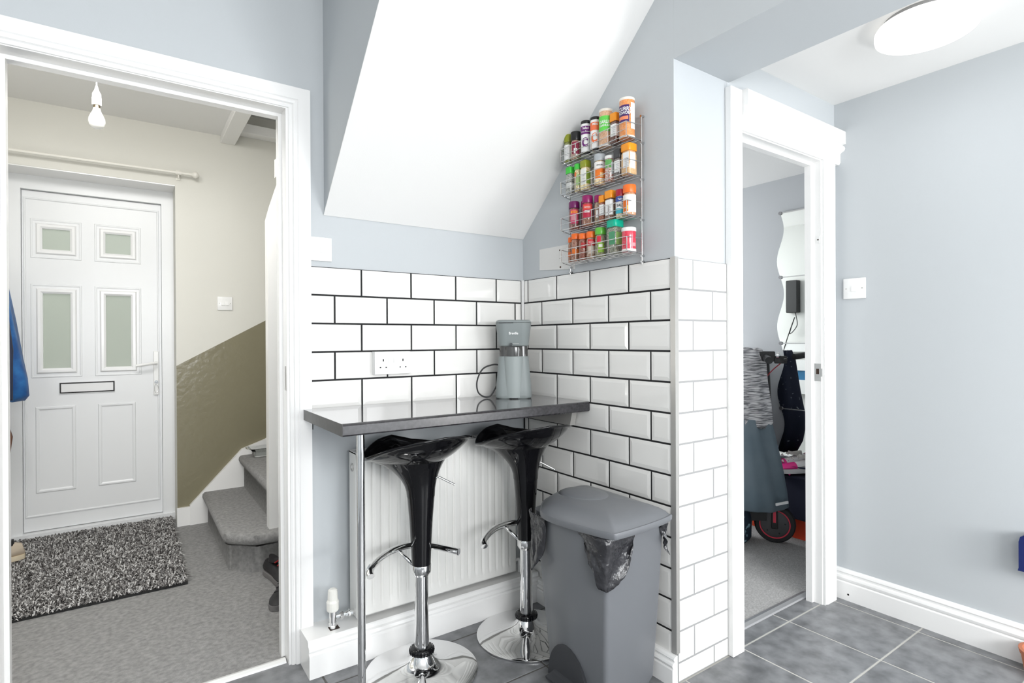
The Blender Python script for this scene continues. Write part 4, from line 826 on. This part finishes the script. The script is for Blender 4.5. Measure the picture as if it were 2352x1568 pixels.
# wavy mirrors : three stacked panes with clips
MIR = mat('mirror_silver', (0.80, 0.82, 0.80), 0.01, 1.0)
mr = thing('wavy_mirror', 'tall wavy-edged mirror in clipped sections on the bedroom wall', 'mirror', (MX, -0.40, 0))
seams = [1.902, 1.511, 1.109, 0.712, 0.330]
for z1, z0 in zip(seams, seams[1:]):
    L_, R_ = [], []
    for k in range(21):
        u = k/20; z = z1+(z0-z1)*u; o_ = -0.022*math.sin(2*PI*u*1.0)*1.0
        L_.append((0.196+o_*1.0, z-0.001 if k == 20 else z)); R_.append((-0.20+o_, z))
    prism('mirror_pane', [(y, z) for y, z in L_]+[(y, z) for y, z in R_[::-1]], 0, -0.002, 0.004, MIR, mr)
for z in seams[:4]:
    lathe('clip', [(0.011, -0.008), (0.011, 0.004)], mat('clip_grey', (0.25, 0.25, 0.26), 0.35, 0.8), mr, 16).matrix_local = Matrix.Translation((-0.004, 0.194, z)) @ Matrix.Rotation(-PI/2, 4, 'Y')
    box('seam_strip', (-0.005, -0.20, z-0.003), (-0.001, 0.192, z+0.003), mat('strip_steel', (0.5, 0.5, 0.5), 0.3, 0.7), mr)
# white cabinet side panel behind the scooter
wc = thing('white_cabinet', 'white panelled cabinet side behind the draped scooter', 'cabinet', (1.70, 0.22, 0.004))
box('cabinet_body', (-0.12, -0.20, 0.0), (0.112, 0.30, 1.045), WPLAST, wc)
box('cabinet_top', (-0.13, -0.215, 1.045), (0.115, 0.31, 1.078), WPLAST, wc, 0.002)
box('corner_post', (0.055, -0.225, 0.0), (0.113, -0.20, 1.045), WPLAST, wc, 0.002)
for z in (0.87, 0.74, 0.5): lathe('screw_cap', [(0.006, 0), (0.005, 0.002)], mat('cap_grey', (0.25, 0.25, 0.25), 0.5), wc, 12).matrix_local = Matrix.Translation((0.085, -0.225, z)) @ Matrix.Rotation(PI/2, 4, 'X')
# electric scooter
es = thing('electric_scooter', 'black electric scooter with a pink-rimmed wheel standing on the bedroom carpet', 'scooter', (1.478, -0.345, 0.004), math.radians(30))
# local : y = scooter length (back = +y), x = axle
TY = mat('tyre_rubber', (0.02, 0.02, 0.021), 0.6); HUB = mat('hub_grey', (0.085, 0.083, 0.088), 0.45, 0.3); PINK = mat('pink_rim', (0.70, 0.05, 0.09), 0.4)
def wheel(cy, parent):
    RW_ = Matrix.Translation((0, cy, 0.106)) @ Matrix.Rotation(PI/2, 4, 'Y')
    a = lathe('tyre', [(0.080, -0.022), (0.098, -0.021), (0.105, -0.012), (0.106, 0.0), (0.105, 0.012), (0.098, 0.021), (0.080, 0.022)], TY, parent, 48); a.matrix_local = RW_
    a = lathe('hub', [(0.001, -0.026), (0.062, -0.026), (0.072, -0.023), (0.078, -0.012), (0.078, 0.012), (0.072, 0.023), (0.062, 0.026), (0.001, 0.026)], HUB, parent, 48); a.matrix_local = RW_
    for s in (-1, 1):
        a = lathe('rim_stripe', [(0.073, s*0.0215), (0.073, s*0.0245), (0.079, s*0.0245), (0.079, s*0.0215)], PINK, parent, 48); a.matrix_local = RW_
    for k in range(5):
        an = 2*PI*k/5+0.5
        for s in (-1,): lathe('bolt', [(0.004, 0), (0.004, 0.0015)], BLKRUB, parent, 8).matrix_local = Matrix.Translation((s*0.0262, cy+0.052*math.cos(an), 0.106+0.052*math.sin(an))) @ Matrix.Rotation(-PI/2, 4, 'Y')
wheel(0.0, es)
boxes('fork', [((-0.042, -0.016, 0.085), (-0.030, 0.018, 0.27)), ((0.030, -0.016, 0.085), (0.042, 0.018, 0.27)), ((-0.042, -0.02, 0.235), (0.042, 0.03, 0.27))], BLKRUB, es, 0.003)
box('fork_reflector', (-0.0435, -0.006, 0.120), (-0.042, 0.008, 0.20), PINK, es)
tube('stem', [(0, 0.012, 0.26), (0, 0.03, 0.62), (0, 0.045, 1.02)], 0.021, BLKRUB, es, 14)
bm = bmesh.new(); tube_bm(bm, [(-0.22, 0.025, 1.02), (-0.1, 0.045, 1.035), (0.1, 0.045, 1.035), (0.22, 0.025, 1.02)], 0.014, 12); obj('handlebar', finish(bm, True), BLKRUB, es)
for s in (-1, 1):
    tube('grip', [(s*0.13, 0.039, 1.03), (s*0.225, 0.024, 1.02)], 0.019, BLKRUB, es, 14)
boxes('brake_clamp', [((-0.115, -0.005, 1.01), (-0.07, 0.075, 1.065)), ((-0.20, -0.062, 1.015), (-0.10, -0.045, 1.03)), ((-0.12, -0.062, 1.0), (-0.09, 0.0, 1.04))], BLKRUB, es, 0.004)
lathe('bell', [(0.016, 0), (0.016, 0.012), (0.004, 0.022)], CHROME, es, 16).matrix_local = Matrix.Translation((-0.13, -0.01, 1.045)) @ Matrix.Rotation(PI/2, 4, 'X')
tube('brake_cable', [(-0.11, -0.03, 1.0), (-0.10, 0.02, 0.95), (-0.06, 0.06, 0.88), (-0.01, 0.05, 0.80)], 0.003, mat('cable_red', (0.28, 0.02, 0.03), 0.4), es, 6, 6)
prism('deck', [(0.04, 0.135), (0.04, 0.20), (0.12, 0.18), (0.75, 0.18), (0.78, 0.16), (0.74, 0.125), (0.12, 0.125)], 0, -0.075, 0.075, BLKRUB, es)
wheel(0.86, es)
boxes('mudguard', [((-0.03, 0.70, 0.18), (0.03, 0.96, 0.222))], BLKRUB, es, 0.006)
# clothes draped over the handlebar
HOOD = D.materials.new('flecked_jersey'); HOOD.use_nodes = True; nt = HOOD.node_tree; b = nt.nodes['Principled BSDF']; b.inputs['Roughness'].default_value = 0.9
tc = nt.nodes.new('ShaderNodeTexCoord'); mp = nt.nodes.new('ShaderNodeMapping'); mp.inputs['Scale'].default_value = (14, 14, 260); n_ = nt.nodes.new('ShaderNodeTexNoise'); n_.inputs['Scale'].default_value = 1.0; n_.inputs['Detail'].default_value = 3
r_ = nt.nodes.new('ShaderNodeValToRGB'); r_.color_ramp.elements[0].position = 0.42; r_.color_ramp.elements[0].color = (0.12, 0.12, 0.13, 1); r_.color_ramp.elements[1].position = 0.56; r_.color_ramp.elements[1].color = (0.62, 0.61, 0.62, 1)
nt.links.new(tc.outputs['Object'], mp.inputs[0]); nt.links.new(mp.outputs[0], n_.inputs['Vector']); nt.links.new(n_.outputs['Fac'], r_.inputs[0]); nt.links.new(r_.outputs[0], b.inputs['Base Color'])
SLATE = mat('slate_blue_cloth', (0.105, 0.145, 0.175), 0.8, noise=(5, (0.15, 0.19, 0.22), 3, 0.35, 0.7))
jk = thing('grey_hoodie', 'flecked light grey and slate blue hooded top draped over the scooter handlebar', 'hoodie', (1.265, -0.265, 0))
def drape(name, prof, m, parent, seed, folds=9, amp=0.010, ang=80):
    """flattened tube whose long axis runs across the line of sight"""
    rr = []; n = 72; ax = Vector((0.82, -0.57)); ay = Vector((0.57, 0.82))
    for z, hw, hd, c0 in prof:
        r = []
        for k in range(n):
            a = 2*PI*k/n; w_ = hw*math.copysign(abs(math.cos(a))**0.75, math.cos(a)); f = amp*math.sin(folds*(w_/max(hw, .01))*1.6+seed+z*2.2)+0.5*amp*math.sin(17*w_/max(hw, .01)+z*5)
            d_ = hd*math.sin(a)+f; p = ax*(c0+w_)+ay*d_; r.append((p.x, p.y, z+0.006*math.sin(4*a+seed)))
        rr.append(r)
    return loft(name, rr, m, parent, True, True, ang)
drape('flecked_top', [(1.085, 0.075, 0.015, 0.02), (1.075, 0.125, 0.035, 0.0), (1.02, 0.155, 0.048, -0.01), (0.90, 0.165, 0.05, -0.01), (0.78, 0.180, 0.052, -0.005), (0.68, 0.205, 0.055, -0.02), (0.655, 0.20, 0.05, -0.03)], HOOD, jk, 1, 9, 0.010)['label'] = 'flecked light grey jersey part'
drape('slate_panel', [(0.70, 0.195, 0.050, -0.02), (0.60, 0.215, 0.056, -0.015), (0.45, 0.240, 0.062, -0.005), (0.30, 0.262, 0.066, 0.0), (0.215, 0.272, 0.066, 0.0), (0.205, 0.255, 0.055, 0.0)], SLATE, jk, 2, 4, 0.012)['label'] = 'plain slate blue panel'
bm = bmesh.new(); ax = Vector((0.82, -0.57)); ay = Vector((0.57, 0.82))
q = [ax*(0.170)+ay*(-0.071), ax*(0.245)+ay*(-0.050)]
rings_bm(bm, [[(q[0].x, q[0].y, 0.243), (q[1].x, q[1].y, 0.249), (q[1].x, q[1].y, 0.261), (q[0].x, q[0].y, 0.255)], [(q[0].x+.004, q[0].y+.008, 0.243), (q[1].x+.004, q[1].y+.008, 0.249), (q[1].x+.004, q[1].y+.008, 0.261), (q[0].x+.004, q[0].y+.008, 0.255)]])
obj('reflective_tab', finish(bm), mat('reflective_white', (0.85, 0.85, 0.85), 0.3), jk)
NAVYP = mat('navy_flecked_cloth', (0.008, 0.012, 0.035), 0.75, noise=(38, (0.35, 0.40, 0.46), 4, 0.66, 0.74))
nv = thing('navy_flecked_leggings', 'navy white-flecked leggings hanging over the far side of the handlebar', 'clothing', (1.60, -0.13, 0))
cloth_hang('cloth', [(1.06, 0.05, 0.03, 0, 0), (1.0, 0.07, 0.05, 0, 0), (0.8, 0.085, 0.08, 0, 0.0), (0.62, 0.10, 0.12, 0, 0.0), (0.5, 0.085, 0.10, 0, 0.0), (0.42, 0.06, 0.06, 0, 0)], NAVYP, nv, 5, 0.015)
nb = thing('navy_patterned_bag', 'navy patterned cloth bag on the carpet left of the scooter wheel', 'bag', (1.30, -0.17, 0.004))
cloth_hang('bag_body', [(0.30, 0.04, 0.04, 0, 0), (0.27, 0.12, 0.09, 0, 0), (0.14, 0.145, 0.115, 0, 0), (0.03, 0.14, 0.11, 0, 0), (0.0, 0.12, 0.09, 0, 0)], mat('navy_print', (0.010, 0.022, 0.040), 0.8, noise=(30, (0.22, 0.36, 0.42), 4, 0.60, 0.66)), nb, 5, 0.012)
# boxes and boots
ob = thing('shoe_box', 'orange-red shoe box on the floor under the navy storage box', 'box', (1.715, -0.27, 0.004))
box('box_base', (-0.085, -0.17, 0), (0.078, 0.155, 0.085), mat('orange_card', (0.72, 0.065, 0.02), 0.55), ob)
box('box_lid', (-0.089, -0.174, 0.085), (0.080, 0.158, 0.128), MATS['orange_card'], ob)
nbx = thing('navy_storage_box', 'navy fabric storage box stacked on the orange shoe box', 'box', (1.68, -0.28, 0.134))
box('box_body', (-0.125, -0.21, 0), (0.112, 0.21, 0.235), mat('navy_canvas', (0.008, 0.010, 0.028), 0.8), nbx, 0.006)
box('box_rim', (-0.129, -0.214, 0.225), (0.115, 0.214, 0.238), MATS['navy_canvas'], nbx, 0.004)
BW = mat('boot_white', (0.70, 0.68, 0.68), 0.4); BP_ = mat('boot_pink', (0.68, 0.02, 0.22), 0.35)
for k, (loc, rz, lab) in enumerate((((1.715, -0.475, 0.386), math.radians(145), 'white and pink football boot with a dark swoosh, on the navy box'), ((1.765, -0.385, 0.386), math.radians(147), 'pink and white football boot behind the other on the navy box'))):
    s_ = shoe('football_boot', lab, 0.26, BW, BW, mat('boot_grey', (0.45, 0.43, 0.40), 0.7), loc, rz, 'football boots on the navy box', studs=BP_, hgt=0.95)
    # pink toe shell
    def ring2(x, wd, h, z0):
        return [(x, wd*1.04*math.cos(2*PI*j/14)*(1.0 if math.sin(2*PI*j/14) < 0.3 else 0.80), z0+(h-z0)/2+(h-z0)/2*1.04*math.copysign(abs(math.sin(2*PI*j/14))**0.8, math.sin(2*PI*j/14))) for j in range(14)]
    loft('toe_shell', [ring2(x*0.26, w_, h_, 0.018) for x, w_, h_ in ((0.55, 0.037, 0.056), (0.75, 0.0415, 0.047), (0.90, 0.034, 0.037), (0.985, 0.016, 0.026))], BP_, s_)
    for sd in (-1, 1):
        sw = [(0.055, 0.040), (0.075, 0.026), (0.10, 0.023), (0.13, 0.028), (0.175, 0.042), (0.13, 0.035), (0.10, 0.033), (0.08, 0.036), (0.066, 0.046)]
        bm = bmesh.new(); rings_bm(bm, [[(x, sd*(0.0335), z) for x, z in sw], [(x, sd*0.0375, z) for x, z in sw]]); obj('swoosh', finish(bm), mat('boot_navy', (0.01, 0.015, 0.04), 0.4), s_)
# things seen only in the mirror : wall speaker with cables, white bunk with blue panel
ws = thing('wall_speaker', 'black wall-mounted device with dangling cables, seen in the mirror', 'electronics', (0.311, 0.50, 1.50))
box('case', (0.0, -0.05, -0.14), (0.06, 0.05, 0.14), BLKRUB, ws, 0.006)
tube('cable', [(0.03, -0.02, -0.14), (0.06, -0.05, -0.25), (0.05, 0.02, -0.32), (0.06, -0.03, -0.18), (0.05, 0.06, -0.42), (0.03, 0.12, -0.62)], 0.004, BLKRUB, ws, 6, 8)
bkb = thing('bunk_bed', 'white bunk bed frame with a blue panel, seen in the mirror', 'bed', (0.36, 0.62, 0.004))
boxes('frame', [((-0.04, -0.32, 0.0), (0.0, -0.27, 1.10)), ((-0.04, 0.55, 0.0), (0.0, 0.60, 1.10)), ((-0.04, -0.27, 1.02), (0.0, 0.55, 1.10)), ((-0.04, -0.27, 0.86), (0.0, 0.55, 0.95)), ((-0.04, -0.27, 0.66), (0.0, 0.55, 0.78)), ((-0.04, -0.27, 0.40), (0.0, 0.55, 0.46)), ((-0.04, -0.27, 0.0), (0.0, 0.55, 0.12))], WPLAST, bkb)
box('blue_panel', (-0.035, -0.27, 0.78), (-0.01, 0.55, 0.86), mat('panel_blue', (0.03, 0.16, 0.32), 0.5), bkb)
